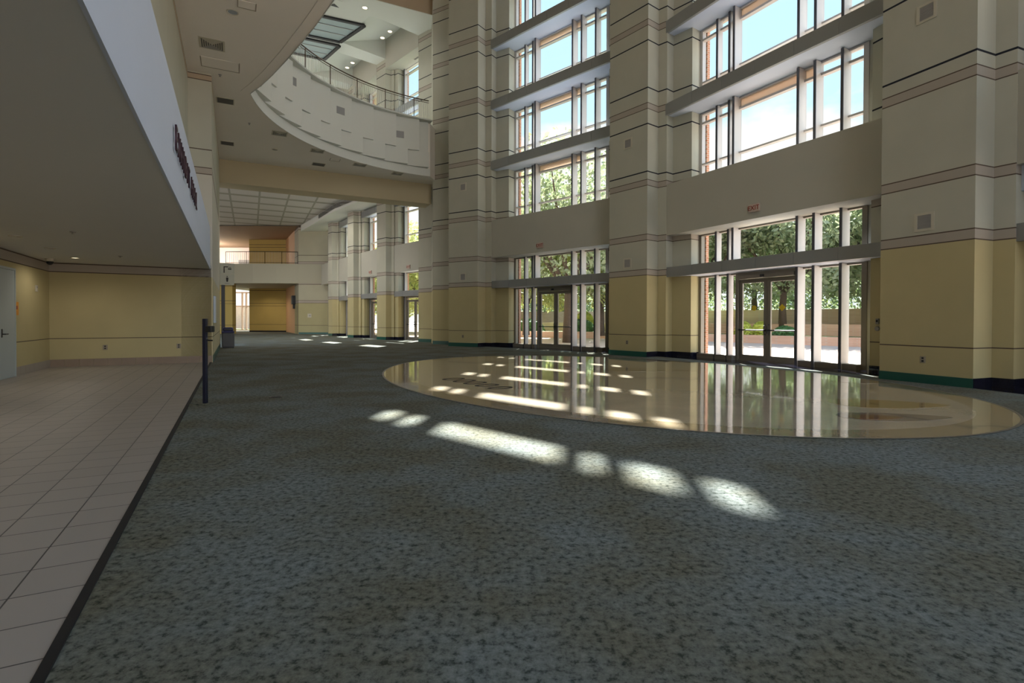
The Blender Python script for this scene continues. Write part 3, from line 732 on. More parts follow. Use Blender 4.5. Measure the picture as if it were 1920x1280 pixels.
# vents on the balcony face
fv = empty('balcony_vent'); tag(fv, 'x', 'vent', 'square grey vents on the balcony face')
MB().box(-0.20, 0.20, -0.03, 0, -0.16, 0.16, bev=0.004).obj('frame', M_GRIL, fv)
sl = MB()
for k in range(8): sl.box(-0.17, 0.17, -0.036, -0.028, -0.14+k*0.036, -0.14+k*0.036+0.016)
sl.obj('louvre', M_METAL, fv)
for i, (a, z, lb) in enumerate([(171.0, 10.67, 'leftmost grey vent on the curved balcony face'), (150.7, 10.55, 'middle grey vent on the curved balcony face'), (127.4, 10.40, 'rightmost grey vent on the curved balcony face')]):
    st_ = [177.2+4.35+8.7*k for k in range(-8, 3)]; a1 = min(s for s in st_ if s >= a)
    r = CR - 0.24*(a1-a)/8.7 - 0.035
    p0 = cc + Vector((math.cos(math.radians(a)), math.sin(math.radians(a))))*r
    loc = (p0.x, p0.y, z); rz = math.radians(a-90) - 0.22
    if i == 0: fv.location = loc; fv.rotation_euler = (0, 0, rz); fv['label'] = lb
    else: dup(fv, loc, rz, lb)

# ------------------------------------------------------------------ ceiling fittings under the slab (z 8.6)
def cbox(name, label, cat, t, r, lt, lr, z=8.6, style='grille', group='fittings in the atrium ceiling'):
    e = empty(name, (*tn(t, r), z), RZ_L); tag(e, label, cat, group)
    if style == 'grille':
        MB().box(-lr/2, lr/2, -lt/2, lt/2, -0.02, 0, bev=0.004).obj('frame', M_GFRM, e)
        s = MB(); n = 9
        for k in range(n): s.box(-lr/2+0.03, lr/2-0.03, -lt/2+0.03+(lt-0.06)*k/n, -lt/2+0.03+(lt-0.06)*(k+0.8)/n, -0.026, -0.018)
        s.obj('louvre', M_DVENT, e)
    elif style == 'diffuser':
        MB().box(-lr/2, lr/2, -lt/2, lt/2, -0.012, 0, bev=0.004).obj('frame', M_GFRM, e)
        s = MB(); hx, hy = lr/2-0.05, lt/2-0.05
        s.poly([(-hx, -hy, -0.014), (hx, -hy, -0.014), (0, 0, -0.02)]); s.obj('near_blades', M_GFRM, e, fix=False)
        s = MB(); s.poly([(-hx, hy, -0.014), (0, 0, -0.02), (hx, hy, -0.014)]); s.obj('far_blades', M_GRIL, e, fix=False)
        s = MB()
        for sx in (-1, 1):
            for k in range(5):
                f0, f1 = k/5, (k+0.6)/5
                x0, x1 = sx*hx*(1-f0), sx*hx*(1-f1); y0, y1 = hy*(1-f0), hy*(1-f1)
                s.poly([(x0, -y0, -0.0145-f0*0.005), (x0, y0, -0.0145-f0*0.005), (x1, y1, -0.0145-f1*0.005), (x1, -y1, -0.0145-f1*0.005)])
        s.obj('side_blades', M_DVENT, e, fix=False)
    elif style == 'panel':
        MB().box(-lr/2, lr/2, -lt/2, lt/2, -0.012, 0, bev=0.003).obj('panel_leaf', M_CEIL, e)
        f = MB()
        for x0, x1, y0, y1 in [(-lr/2, lr/2, lt/2, lt/2+0.02), (-lr/2-0.02, -lr/2, -lt/2, lt/2+0.02), (lr/2, lr/2+0.02, -lt/2, lt/2+0.02)]: f.box(x0, x1, y0, y1, -0.018, 0)
        f.obj('frame', M_PLATE, e)
    return e
def downlight(label, p, z, lit=False, r=0.11, group='recessed ceiling lights'):
    e = empty('downlight', (p[0], p[1], z)); tag(e, label, 'ceiling light', group)
    MB().lathe([(r, 0.0), (r, -0.012), (r*0.86, -0.014), (r*0.80, -0.004)], 20).obj('trim_ring', M_GFRM, e)
    MB().lathe([(r*0.80, -0.005), (r*0.55, -0.002), (r*0.2, -0.006)], 20).obj('lamp', M_LAMP if lit else M_LAMPOFF, e)
    return e
cbox('ceiling_panel', 'plain metal plate in the atrium ceiling at the top edge of the view', 'ceiling panel', 13.48, -0.0+0.86, 0.30, 0.36, style='panel')
cbox('ceiling_panel', 'long flush access panel in the ceiling behind the large diffuser', 'ceiling panel', 17.03, 0.25, 0.62, 0.94, style='panel')
cbox('ceiling_diffuser', 'largest ceiling diffuser, near the left wall', 'vent', 15.87, 0.08, 0.62, 0.60, style='diffuser')
cbox('ceiling_grille', 'dark rectangular ceiling grille beside the wall pilaster', 'vent', 19.81, 0.34, 0.52, 0.53)
cbox('ceiling_grille', 'dark rectangular ceiling grille far along the left wall', 'vent', 24.6, 0.35, 0.52, 0.51)
cbox('ceiling_diffuser', 'diffuser in the ceiling under the left tip of the balcony', 'vent', 22.36, 2.18, 0.55, 0.56, style='diffuser')
cbox('ceiling_diffuser', 'diffuser in the ceiling behind the middle of the balcony', 'vent', 23.90, 3.79, 0.55, 0.56, style='diffuser')
cbox('ceiling_grille', 'dark ceiling grille close to the deep cross beam', 'vent', 25.95, 4.12, 0.50, 0.58)
cbox('ceiling_grille', 'small pale ceiling grille right of the dark one near the beam', 'vent', 24.86, 4.68, 0.35, 0.40, style='panel')
cbox('ceiling_diffuser', 'diffuser in the ceiling third along behind the balcony', 'vent', 25.12, 5.85, 0.55, 0.60, style='diffuser')
cbox('ceiling_diffuser', 'diffuser in the ceiling nearest the far pier', 'vent', 25.76, 7.83, 0.55, 0.52, style='diffuser')
downlight('round ceiling light beside the metal plate at the top of the view', tn(13.96, 0.565), 8.6, r=0.13)
downlight('round ceiling light deep in the atrium ceiling before the cross beam', tn(24.58, 2.15), 8.6, r=0.13)
for (t, r, lb) in [(17.76, 0.225, 'tiny sprinkler head in the ceiling beside the access panel'), (21.7, 1.1, 'tiny sprinkler head in the ceiling left of the balcony tip')]:
    e = empty('sprinkler_head', (*tn(t, r), 8.6)); tag(e, lb, 'sprinkler', 'sprinkler heads')
    MB().lathe([(0.045, 0), (0.045, -0.01), (0.012, -0.012), (0.012, -0.05), (0.03, -0.055), (0.03, -0.06)], 14).obj('sprinkler_body', M_GRIL, e)
for (t, r, lit, lb) in [(12.36, -2.93, False, 'unlit round light in the low recess ceiling, nearest the grey door'), (14.18, -2.88, False, 'unlit round light in the low recess ceiling, between the other two'), (16.16, -2.88, True, 'glowing round light in the low recess ceiling near the corner')]:
    downlight(lb, tn(t, r), 2.80, lit, r=0.10)
for (t, r, lb) in [(11.3, -1.89, 'small sprinkler head in the low recess ceiling, nearer the viewer'), (15.2, -1.83, 'small sprinkler head in the low recess ceiling, nearer the back wall')]:
    e = empty('sprinkler_head', (*tn(t, r), 2.80)); tag(e, lb, 'sprinkler', 'sprinkler heads')
    MB().lathe([(0.045, 0), (0.045, -0.01), (0.012, -0.012), (0.012, -0.03), (0.03, -0.035)], 14).obj('sprinkler_body', M_GRIL, e)

# ------------------------------------------------------------------ cross beam and far wing
bm_ = MB(); q0 = bl0 - bdir*0.8; q1 = bl1 + bdir*0.02
bm_.prism([tuple(q0), tuple(q1), tuple(q1+bnor*1.15), tuple(q0+bnor*1.15)], 7.55, 11.2).obj('ceiling_beam', simple('beam_paint', (0.50, 0.43, 0.29), 0.8, spec=0.2), kind='structure')
M_GRID = None
def gridceil():
    m, nt, b = newmat('panel_grid_ceiling'); b.inputs['Roughness'].default_value = 0.8
    tc = nt.nodes.new('ShaderNodeTexCoord')
    sp = nt.nodes.new('ShaderNodeSeparateXYZ'); nt.links.new(tc.outputs['Object'], sp.inputs[0])
    def seam(axis, size, wdt):
        d = nt.nodes.new('ShaderNodeMath'); d.operation = 'DIVIDE'; d.inputs[1].default_value = size; nt.links.new(sp.outputs[axis], d.inputs[0])
        f = nt.nodes.new('ShaderNodeMath'); f.operation = 'FRACT'; nt.links.new(d.outputs[0], f.inputs[0])
        l = nt.nodes.new('ShaderNodeMath'); l.operation = 'LESS_THAN'; l.inputs[1].default_value = wdt; nt.links.new(f.outputs[0], l.inputs[0]); return l
    a, c = seam('X', 1.75, 0.07), seam('Y', 2.25, 0.22)
    mxm = nt.nodes.new('ShaderNodeMath'); mxm.operation = 'MAXIMUM'; nt.links.new(a.outputs[0], mxm.inputs[0]); nt.links.new(c.outputs[0], mxm.inputs[1])
    mx = nt.nodes.new('ShaderNodeMix'); mx.data_type = 'RGBA'; mx.inputs['A'].default_value = (0.56, 0.54, 0.50, 1); mx.inputs['B'].default_value = (0.33, 0.32, 0.26, 1)
    nt.links.new(mxm.outputs[0], mx.inputs['Factor']); nt.links.new(mx.outputs['Result'], b.inputs['Base Color'])
    return m
def to_local(p, o_, rz): return rot(V2(p)-o_, -rz)
gr_pts = [bl0 + bnor*1.1 - bdir*4, bl1 + bnor*1.1 - bdir*1.2, WB1.at(WB1.L, -0.9), WB2.at(WB2.L*0.5, -0.95), WB3.at(0, -0.95), V2((-18.4, 45.8)), V2((-34, 45.8)), V2((-34, 33))]
MB().poly([(to_local(p, bl0, math.atan2(bdir.y, bdir.x)).x, to_local(p, bl0, math.atan2(bdir.y, bdir.x)).y, 0) for p in gr_pts]).obj('ceiling', gridceil(), loc=(bl0.x, bl0.y, 9.45), rz=math.atan2(bdir.y, bdir.x), kind='structure', fix=False)
pl = [bl1 + bnor*1.1 - bdir*0.2, WB1.at(WB1.L, 1.0), WB1.at(0, 1.0), WB2.at(0, 1.0), WB3.at(0, 1.0), V2((-16.3, 46)), V2((-18.4, 45.9)), WB3.at(-0.3, -0.95), WB3.at(WB3.L, -0.95), WB2.at(0, -0.95), WB2.at(WB2.L, -0.9), WB1.at(0, -0.9), WB1.at(WB1.L, -0.9), bl1 + bnor*1.1 - bdir*1.0]
MB().prism([tuple(p) for p in pl], 8.95, 11.2).obj('ceiling', M_UPC, kind='structure')
strip(pl[7:][::-1], 0.0, 0.03, 9.12, 9.44, 'trim_5', M_DVENT)
# floor plate above the wing (closes it)
MB().prism([tuple(p) for p in [bl0 + bnor*0.6 - bdir*6, bl1 + bnor*0.6 - bdir*0.6, WB1.at(WB1.L, -0.5), WB2.at(0, -0.5), V2((-16, 47)), V2((-16, 63)), V2((-36, 63)), V2((-36, 26))]], 9.46, 11.25).obj('floor', M_BALC, kind='structure')
# end wall, balcony slab, yellow walls
MB().prism([(-18.65, 46.0), (-15.0, 46.0), (-15.0, 46.5), (-18.3, 46.5), (-22.7, 53.9), (-23.05, 53.75)], 0, 9.45).obj('wall_end', M_JW, kind='structure')
MB().prism([(-18.66, 46.03), (-18.60, 46.03), (-22.98, 53.7), (-23.04, 53.7)], 0, 9.4).obj('wall_end_return', simple('orange_paint', (0.60, 0.36, 0.20), 0.7), kind='structure')
MB().prism([(-26.8, 53.7), (-22.9, 53.7), (-22.9, 54.0), (-26.4, 54.0), (-26.4, 60.5), (-26.8, 60.5)], 0, 9.45).obj('wall_end_back', M_END, kind='structure')
skirt([V2((-26.8, 53.7)), V2((-23.05, 53.7))], 'baseboard_end', M_STRIP, 0.14)
skirt([V2((-18.65, 46.0)), V2((-15.9, 46.0))], 'baseboard_end', M_TEAL, 0.16)
MB().prism([(-15.9, 45.98), (-18.65, 45.98), (-20.5, 45.75), (-22.5, 45.7), (-25, 45.9), (-29, 46.6), (-29, 62), (-18.2, 62), (-18.2, 46.2), (-15.9, 46.2)], 4.42, 6.12).obj('floor_gallery', simple('gallery_paint', (0.40, 0.38, 0.29), 0.8), kind='structure')
MB().poly([(-15.5, 45.8, 9.40), (-15.5, 62, 9.40), (-36, 62, 9.40), (-36, 45.8, 9.40)]).obj('ceiling', M_BROWN, kind='structure', fix=False)
MB().prism([(-27.6, 46.4), (-24.65, 46.4), (-24.65, 47.0), (-27.6, 47.0)], 0, 4.42).obj('wall_partition', M_END, kind='structure')
MB().prism([(-25.62, 46.38), (-25.3, 46.38), (-25.3, 46.42), (-25.62, 46.42)], 0, 4.42).obj('trim_6', M_DARK, kind='structure')
# gallery railing
gr = empty('gallery_railing', (-22.5, 45.9, 6.12)); tag(gr, 'thin dark railing on the far upper gallery at the end of the wing', 'railing')
gpts = [(-18.75, 46.05), (-20.5, 45.85), (-22.5, 45.8), (-25, 46.0), (-25.1, 46.02)]
gl_ = [Vector((x+22.5, y-45.9, 0)) for x, y in gpts]
def gpath(t):
    s = t*(len(gl_)-2); i = min(int(s), len(gl_)-3); return gl_[i].lerp(gl_[i+1], s-i)
MB().tube([gpath(k/20) + Vector((0, 0, 1.05)) for k in range(21)], 0.03, 6).obj('handrail', M_DARK, gr)
MB().tube([gpath(k/20) + Vector((0, 0, 0.10)) for k in range(21)], 0.02, 6).obj('bottom_rail', M_DARK, gr)
for k in range(45):
    p = gpath(k/44)
    MB().tube([p, p + Vector((0, 0, 1.05))], 0.022 if k % 11 == 0 else 0.010, 5).obj('post' if k % 11 == 0 else 'baluster', M_DARK if k % 11 == 0 else M_BAL, gr)
# glazed end of the corridor
WN[0] += 1
ew = empty('window_%d' % WN[0], (-33.5, 60, 0)); ew['kind'] = 'structure'
fr = MB()
for x in (0, 1.35, 2.7, 3.15, 4.9, 6.7): fr.box(x, x+0.14, -0.1, 0.1, 0, 4.4)
for z in (0, 2.7, 4.25): fr.box(0, 6.8, -0.09, 0.09, z, z+0.13)
fr.obj('frame', M_CREAM, ew)
MB().poly([(0, 0, 0), (6.8, 0, 0), (6.8, 0, 4.4), (0, 0, 4.4)]).obj('glass', M_GLASS, ew, fix=False)
MB().prism([(-36, 59.8), (-26.4, 59.8), (-26.4, 60.2), (-36, 60.2)], 6.12, 9.4).obj('wall_gallery_back', simple('pale_pink_paint', (0.80, 0.68, 0.62), 0.7), kind='structure')
MB().box(-31.0, -29.4, 59.70, 59.78, 6.7, 8.0).obj('window_gallery', M_GRIL, kind='structure')
MB().prism([(-28.6, 58.2), (-28.2, 58.2), (-28.2, 58.6), (-28.6, 58.6)], 6.12, 9.4).obj('wall_column', M_CREAM, kind='structure')
e = empty('junction_plate', (-17.7, 46.0, 1.62)); tag(e, 'small white plate on the end wall of the far wing', 'wall plate')
MB().box(-0.17, 0.17, -0.02, 0, -0.17, 0.17, bev=0.01).obj('plate', M_GFRM, e); MB().box(-0.02, 0.10, -0.03, -0.02, -0.06, 0.06).obj('knob', M_GRIL, e)
e = empty('wall_loudspeaker', (-19.75, 48.05, 3.0), math.radians(-60)); tag(e, 'dark wall-mounted loudspeaker on the orange wall at the end of the wing', 'loudspeaker')
MB().box(-0.35, 0.35, -0.36, 0.0, -0.35, 0.45, bev=0.05).obj('speaker_body', M_DARK, e); MB().box(-0.06, 0.06, -0.25, 0, -0.75, -0.35).obj('bracket', M_DARK, e)
DN[0] += 1
e = empty('door_%d' % DN[0], (-19.05, 46.8, 0), math.radians(-60)); e['kind'] = 'structure'
MB().box(-0.15, 0.15, -0.05, 0.0, 0, 2.5).obj('frame', M_RAIL, e)

# upper wing: flat ceiling, sloped coffers against the windows, beams at the piers, glass panels
ZC = 17.74; CD = 3.0
inner = [WB1.at(WB1.L, -CD), WB1.at(0, -CD), WB2.at(WB2.L, -CD), WB2.at(0, -CD), WB3.at(WB3.L, -CD), WB3.at(0, -CD)]
MB().prism([tuple(p) for p in [bl0 - bdir*10 + bnor*1.5, bl1 + bnor*1.5 - bdir*3.2] + inner + [V2((-22, 46)), V2((-38, 60)), V2((-38, 26))]], ZC, 19.0).obj('ceiling', M_UPC, kind='structure')
for l, r, b0_, b1_ in [(Il, Ir, WB1, None), (F1l, F1r, WB2, WB1), (F2l, F2r, WB3, WB2), (F3l, F3r, None, WB3)]:
    a_in = b0_.at(b0_.L, -CD) if b0_ else F3l + (WB3.at(0, -CD)-F3r)
    if b1_: q_ = [l, r, b1_.at(0, -CD), a_in] if b0_ else [l, r, b1_.at(0, -CD), a_in]
    else: q_ = [Il, Ir, Ir + (WB1.at(WB1.L, -CD)-Il), WB1.at(WB1.L, -CD)]
    MB().prism([tuple(p) for p in q_], ZC, 19.0).obj('ceiling_beam', M_UPC, kind='structure')
for bay in (WB1, WB2, WB3):
    mb = MB(); c = [bay.at(0, 0), bay.at(bay.L, 0), bay.at(bay.L, -CD), bay.at(0, -CD)]
    vs = [mb.bm.verts.new((p.x, p.y, z)) for p, z in zip(c, (18.95, 18.95, ZC, ZC))]
    mb.bm.faces.new(vs); mb.obj('ceiling_coffer', M_UPC, kind='structure', fix=False)
MB().prism([tuple(p) for p in [bl0 - bdir*10, bl1 + bdir*0.15, Ir + Vector((0.1, 0.2)), bl1 + bnor*1.6 - bdir*0.4, bl0 - bdir*10 + bnor*1.6]], 17.70, ROOF).obj('ceiling_beam', M_UPC, kind='structure')
strip([bl0 - bdir*10, bl1 + bdir*0.1], 0.0, 0.03, 17.72, ROOF, 'wall_drum', M_TAN)
k_ = 16.44/16.5
for (ps, lb) in [([(-8.3, 29.68), (-10.24, 31.44), (-13.6, 29.9), (-11.6, 28.2)], 'nearer glass light panel in the upper ceiling above the balcony'), ([(-10.42, 31.87), (-11.93, 33.54), (-15.3, 31.9), (-13.8, 30.3)], 'farther glass light panel in the upper ceiling above the balcony')]:
    e = empty('ceiling_light_panel', (ps[0][0]*k_, ps[0][1]*k_, 17.735)); tag(e, lb, 'ceiling panel', 'glass panels in the upper ceiling')
    q = [V2((x*k_, y*k_)) - V2((ps[0][0]*k_, ps[0][1]*k_)) for x, y in ps]
    mb = MB(); mb.prism([tuple(p) for p in q], -0.02, 0.0); mb.obj('glass_sheet', simple('grey_glass_%d' % len(lb), (0.34, 0.42, 0.44), 0.25), e)
    f = MB()
    for a, b_ in zip(q, q[1:]+q[:1]):
        d = (b_-a).normalized(); n_ = Vector((-d.y, d.x))*0.09; f.prism([tuple(a-n_), tuple(b_-n_), tuple(b_+n_), tuple(a+n_)], -0.10, 0.0)
    f.obj('frame', M_DARK, e)
    f = MB()
    for u in (0.33, 0.66):
        a, b_ = q[0].lerp(q[1], u), q[3].lerp(q[2], u); d = (b_-a).normalized(); n_ = Vector((-d.y, d.x))*0.03; f.prism([tuple(a-n_), tuple(b_-n_), tuple(b_+n_), tuple(a+n_)], -0.05, -0.02)
    f.obj('glazing_bar', M_METAL, e)
kk = 16.44/16.5
downlight('glowing ceiling light nearest the glass panels in the upper ceiling', (-7.81*kk, 28.01*kk), 17.70, True, r=0.16)
kk = 0.955
for (x, y, lb) in [(-8.13, 33.07, 'left of two glowing lights in the nearer upper coffer'), (-7.49, 32.34, 'right of two glowing lights in the nearer upper coffer'), (-11.55, 36.97, 'left of two glowing lights in the farther upper coffer'), (-10.97, 36.28, 'right of two glowing lights in the farther upper coffer')]:
    downlight(lb, (x*kk, y*kk), 18.08, True, r=0.15)
e = empty('ceiling_diffuser', (-9.25, 27.5, 17.70), RZ_L); tag(e, 'diffuser in the upper ceiling at the top edge of the view', 'vent', 'fittings in the upper ceiling')
MB().box(-0.35, 0.35, -0.35, 0.35, -0.015, 0, bev=0.004).obj('frame', M_UPC, e); MB().poly([(-0.3, 0.3, -0.017), (0, 0, -0.03), (0.3, 0.3, -0.017)]).obj('blades', M_DARK, e, fix=False)
e = empty('slot_vent', (*WB1.at(2.9, 0.65), 17.1), WB1.rz); tag(e, 'long dark slot vent in the soffit above the upper wing window', 'vent')
MB().box(-0.6, 0.6, -0.07, 0.07, -0.012, 0.0).obj('slot', M_DVENT, e); MB().box(-0.63, 0.63, -0.1, -0.07, -0.014, 0).box(-0.63, 0.63, 0.07, 0.1, -0.014, 0).obj('frame', M_GFRM, e)

# roof of the tall hall and the walls behind the viewer
MB().prism([tuple(p) for p in [tn(-14, -1.0), tn(-14, 26), G1 + BAY3.n*2.6, BAY3.at(0, 2.6), BAY2.at(0, 2.6), BAY1.at(0, 2.6), WB2.at(0, 1.7), V2((-14, 62)), V2((-40, 62)), V2((-40, 24)), tn(TE, -1.0)]], ROOF, ROOF+0.4).obj('ceiling', M_TAN, kind='structure')
lbox('wall_upper_left', -0.80, -0.65, -14, TE+0.5, 8.6, ROOF, M_WALL)
MB().box(-36.2, -36, 24, 62, 0, ROOF).obj('wall_far_left', M_LEFT, kind='structure')

# ------------------------------------------------------------------ loose things on the floor
p = V2((-4.696, 8.047))
ps = empty('barrier_post', (p.x, p.y, 0), 0.0); tag(ps, 'slim navy barrier post standing on the carpet by the tile edge', 'post')
MB().box(-0.028, 0.028, -0.028, 0.028, 0.012, 1.305, bev=0.006).obj('pole', M_NAVY, ps)
MB().box(-0.225, 0.165, -0.11, 0.11, 0.0, 0.010, bev=0.003).obj('base_plate', M_CARPET, ps)
MB().box(0.028, 0.125, -0.05, 0.05, 1.10, 1.195, bev=0.012).obj('reader_box', M_DARK, ps)
MB().tube([(0.028, 0, 1.02), (0.03, 0, 0.985), (0.055, 0, 0.975), (0.115, 0, 0.972)], 0.012, 6).obj('hook', M_DARK, ps)
tb = empty('litter_bin', (-12.84, 23.80, 0), RZ_L); tag(tb, 'grey litter bin with a navy lid at the far end of the left wall', 'bin')
MB().box(-0.25, 0.25, -0.25, 0.25, 0.03, 0.69, bev=0.05).obj('body', M_BIN, tb)
MB().box(-0.23, 0.23, -0.23, 0.23, 0.0, 0.06).obj('base', M_DARK, tb)
MB().box(-0.255, 0.255, -0.255, 0.255, 0.69, 0.76, bev=0.02).box(-0.21, 0.21, -0.21, 0.21, 0.75, 0.93, bev=0.06).obj('lid', M_BLUE, tb)
MB().box(-0.14, 0.14, -0.215, -0.205, 0.79, 0.88).obj('flap', M_DARK, tb)
fp = empty('floor_box', (-3.93, 8.75, 0), 0.3); tag(fp, 'small dark floor box lid in the carpet right of the navy post', 'floor box')
MB().box(-0.10, 0.10, -0.07, 0.07, 0, 0.008, bev=0.003).obj('lid', M_DARK, fp); MB().box(-0.07, 0.07, -0.02, 0.02, 0.008, 0.010).obj('cable_flap', M_STRIP, fp)

# wayfinding panels standing out from the end of the left wall
def waysign(z, label):
    e = empty('wayfinding_sign', (*tn(26.95, 0.0), z), RZ_L); tag(e, label, 'sign', 'square signs at the end of the left wall')
    MB().box(0.01, 0.58, -0.03, 0.03, -0.24, 0.24, bev=0.006).obj('panel', M_SIGN, e)
    return e
e = waysign(3.60, 'upper square sign with a drinking fountain symbol above the bin')
MB().box(0.16, 0.20, -0.036, -0.03, -0.20, 0.08).box(0.16, 0.34, -0.036, -0.03, 0.05, 0.09).tube([(0.36, -0.033, 0.12), (0.365, -0.033, 0.12)], 0.04, 10).obj('person_symbol', M_INK, e)
MB().prism([(0.33, -0.036), (0.47, -0.036), (0.47, -0.03), (0.33, -0.03)], -0.05, 0.0).tube([(0.36, -0.033, 0.03), (0.42, -0.033, 0.06), (0.46, -0.033, 0.02)], 0.012, 6).obj('fountain_symbol', M_INK, e)
MB().box(0.14, 0.46, -0.034, -0.03, 0.19, 0.21).obj('caption', M_GRIL, e)
e = waysign(3.09, 'lower square sign with a standing person symbol above the bin')
MB().lathe([(0.004, -0.13), (0.03, -0.12), (0.045, 0.0), (0.05, 0.05), (0.02, 0.07)], 12, (0.30, 0, 0)).tube([(0.30, -0.001, 0.10), (0.30, 0.001, 0.13)], [0.03, 0.03], 10).obj('person_symbol', M_INK, e)
for c in children(e):
    if c.name.startswith('person_symbol'): c.location = (0, -0.036, 0.03); c.scale = (1, 0.12, 1)
MB().box(0.20, 0.40, -0.034, -0.03, -0.185, -0.165).obj('caption', M_GRIL, e)

# white fixture at the right edge of the view
e = empty('wall_fixture', (9.95, 10.36, 4.2), BAY3.rz); tag(e, 'pale box fixture hanging beside the right-hand pier at the frame edge', 'fixture')
MB().box(-0.22, 0.55, -0.25, 0.1, -0.42, 0.55, bev=0.015).obj('lower_box', M_WHITE, e); MB().box(-0.16, 0.6, -0.16, 0.1, 0.55, 0.95).obj('neck', M_WHITE, e)
MB().box(-0.06, 0.6, -0.22, 0.1, 0.95, 2.85, bev=0.01).obj('upper_panel', M_WHITE, e)
e = empty('hanging_dish', (9.97, 10.15, 7.05)); tag(e, 'orange-brown dish lamp cut by the right edge high beside the pier', 'lamp')
MB().lathe([(0.03, -0.10), (0.14, -0.07), (0.20, 0.0), (0.19, 0.02), (0.12, 0.0), (0.03, -0.02)], 24).obj('dish', M_TERRA, e, smooth=True); MB().tube([(0, 0, -0.03), (0, 0, 1.25)], 0.012, 6).obj('stem', M_DARK, e)

# ------------------------------------------------------------------ outdoors
flat('ground', [(-160, -60), (160, -60), (160, 220), (-160, 220)], -0.05, M_PAVE)
def lowwall(name, pts, z0, z1, th, mat, label, cat):
    mb = MB()
    for p, q in zip(pts, pts[1:]):
        p, q = V2(p), V2(q); d = (q-p).normalized(); n_ = Vector((-d.y, d.x))*th
        mb.prism([tuple(p), tuple(q), tuple(q+n_), tuple(p+n_)], z0, z1)
    o = mb.obj(name, mat); tag(o, label, cat); return o
def far(bay, a, b): return tuple(bay.at(a, b))
w1 = [(-4, 41.5), (6, 38.5), (12.5, 33.0), (17.5, 27.0), (24.0, 17.0), (28, 8)]
w2 = [(x*1.12+0.6, y*1.12+1.2) for x, y in w1]; w3 = [(x*1.32+1, y*1.32+2.5) for x, y in w1]
lowwall('planter_wall', w1, -0.05, 0.42, 0.4, M_BRICK2, 'low brick planter wall across the sunny plaza outside the doors', 'garden wall')
lowwall('terrace_wall', w2, -0.05, 1.05, 0.5, M_BRICK2, 'middle brick terrace wall outdoors behind the planting', 'garden wall')
lowwall('retaining_wall', w3, -0.05, 2.15, 0.5, M_BRICK2, 'tallest brown retaining wall outdoors under the trees', 'garden wall')
mb = MB(); 
for (a, b_, c, d) in zip(w1, w1[1:], w2[1:], w2): mb.poly([(*a, 0.34), (*b_, 0.34), (*c, 0.34), (*d, 0.34)])
mb.obj('planting_soil', M_LAWN, kind='structure', fix=False)
mb = MB()
for (a, b_, c, d) in zip(w2, w2[1:], w3[1:], w3): mb.poly([(*a, 0.95), (*b_, 0.95), (*c, 0.95), (*d, 0.95)])
mb.obj('terrace_soil', M_LAWN, kind='structure', fix=False)
w4 = [(x*2.6+1, y*2.6+2.5) for x, y in w1]
mb = MB()
for (a, b_, c, d) in zip(w3, w3[1:], w4[1:], w4): mb.poly([(*a, 2.1), (*b_, 2.1), (*c, 3.2), (*d, 3.2)])
mb.obj('lawn', M_LAWN, kind='structure', fix=False)

def leaves(n, blobs, size, seed):
    rnd = random.Random(seed); mb = MB(); tot = sum(r**2 for _, r in blobs)
    for (c, r) in blobs:
        for _ in range(int(n*r*r/tot)):
            v = Vector((rnd.gauss(0, 1), rnd.gauss(0, 1), rnd.gauss(0, 0.8))).normalized()*r*(0.45+0.6*rnd.random()**0.6)
            p = Vector(c)+v; s = size*(0.6+0.8*rnd.random())
            a = Vector((rnd.gauss(0, 1), rnd.gauss(0, 1), rnd.gauss(0, 1))).normalized(); b_ = a.orthogonal().normalized(); b_ = (b_ + a.cross(b_)*rnd.uniform(-1, 1)).normalized()
            mb.poly([p-a*s, p+b_*s*0.55, p+a*s, p-b_*s*0.55])
    return mb
def make_tree(seed, h, spread, leafm, n=3200, trunk_r=0.22, lean=0.25):
    rnd = random.Random(seed)
    t = empty('tree')
    mb = MB(); z1 = h*0.24
    base = [Vector((0, 0, -0.1)), Vector((0.05*lean, 0.03, z1*0.5)), Vector((0.12*lean, -0.04, z1))]
    mb.tube(base, [trunk_r*1.25, trunk_r, trunk_r*0.9], 9)
    blobs = []
    nb = 7
    for k in range(nb):
        a = 2*math.pi*k/nb + rnd.uniform(-0.3, 0.3); l = spread*(0.55+0.4*rnd.random())
        tip = Vector((math.cos(a)*l, math.sin(a)*l, h*(0.55+0.3*rnd.random())))
        mid = base[-1].lerp(tip, 0.45) + Vector((0, 0, h*0.03)) + Vector((rnd.gauss(0, 0.2), rnd.gauss(0, 0.2), 0))
        mb.tube([base[-1]-Vector((0, 0, 0.1)), base[-1].lerp(mid, 0.5)+Vector((0, 0, 0.05)), mid, tip], [trunk_r*0.6, trunk_r*0.5, trunk_r*0.36, 0.03], 7)
        blobs += [(tip, spread*0.45), (mid + Vector((0, 0, h*0.13)), spread*0.36), (base[-1].lerp(tip, 0.8) - Vector((0, 0, h*0.06)), spread*0.30), (Vector((tip.x*0.95, tip.y*0.95, h*0.33)), spread*0.28)]
    blobs.append((Vector((0, 0, h*0.82)), spread*0.55))
    mb.obj('trunk', M_TRUNK, t, smooth=True)
    leaves(n, blobs, 0.16, seed).obj('foliage', leafm, t, fix=False)
    return t
kinds = [make_tree(3, 9.5, 5.0, M_LEAF, 15000), make_tree(5, 8.5, 4.2, M_LEAFY, 10000), make_tree(9, 12.0, 4.6, M_LEAF, 11000, 0.30)]
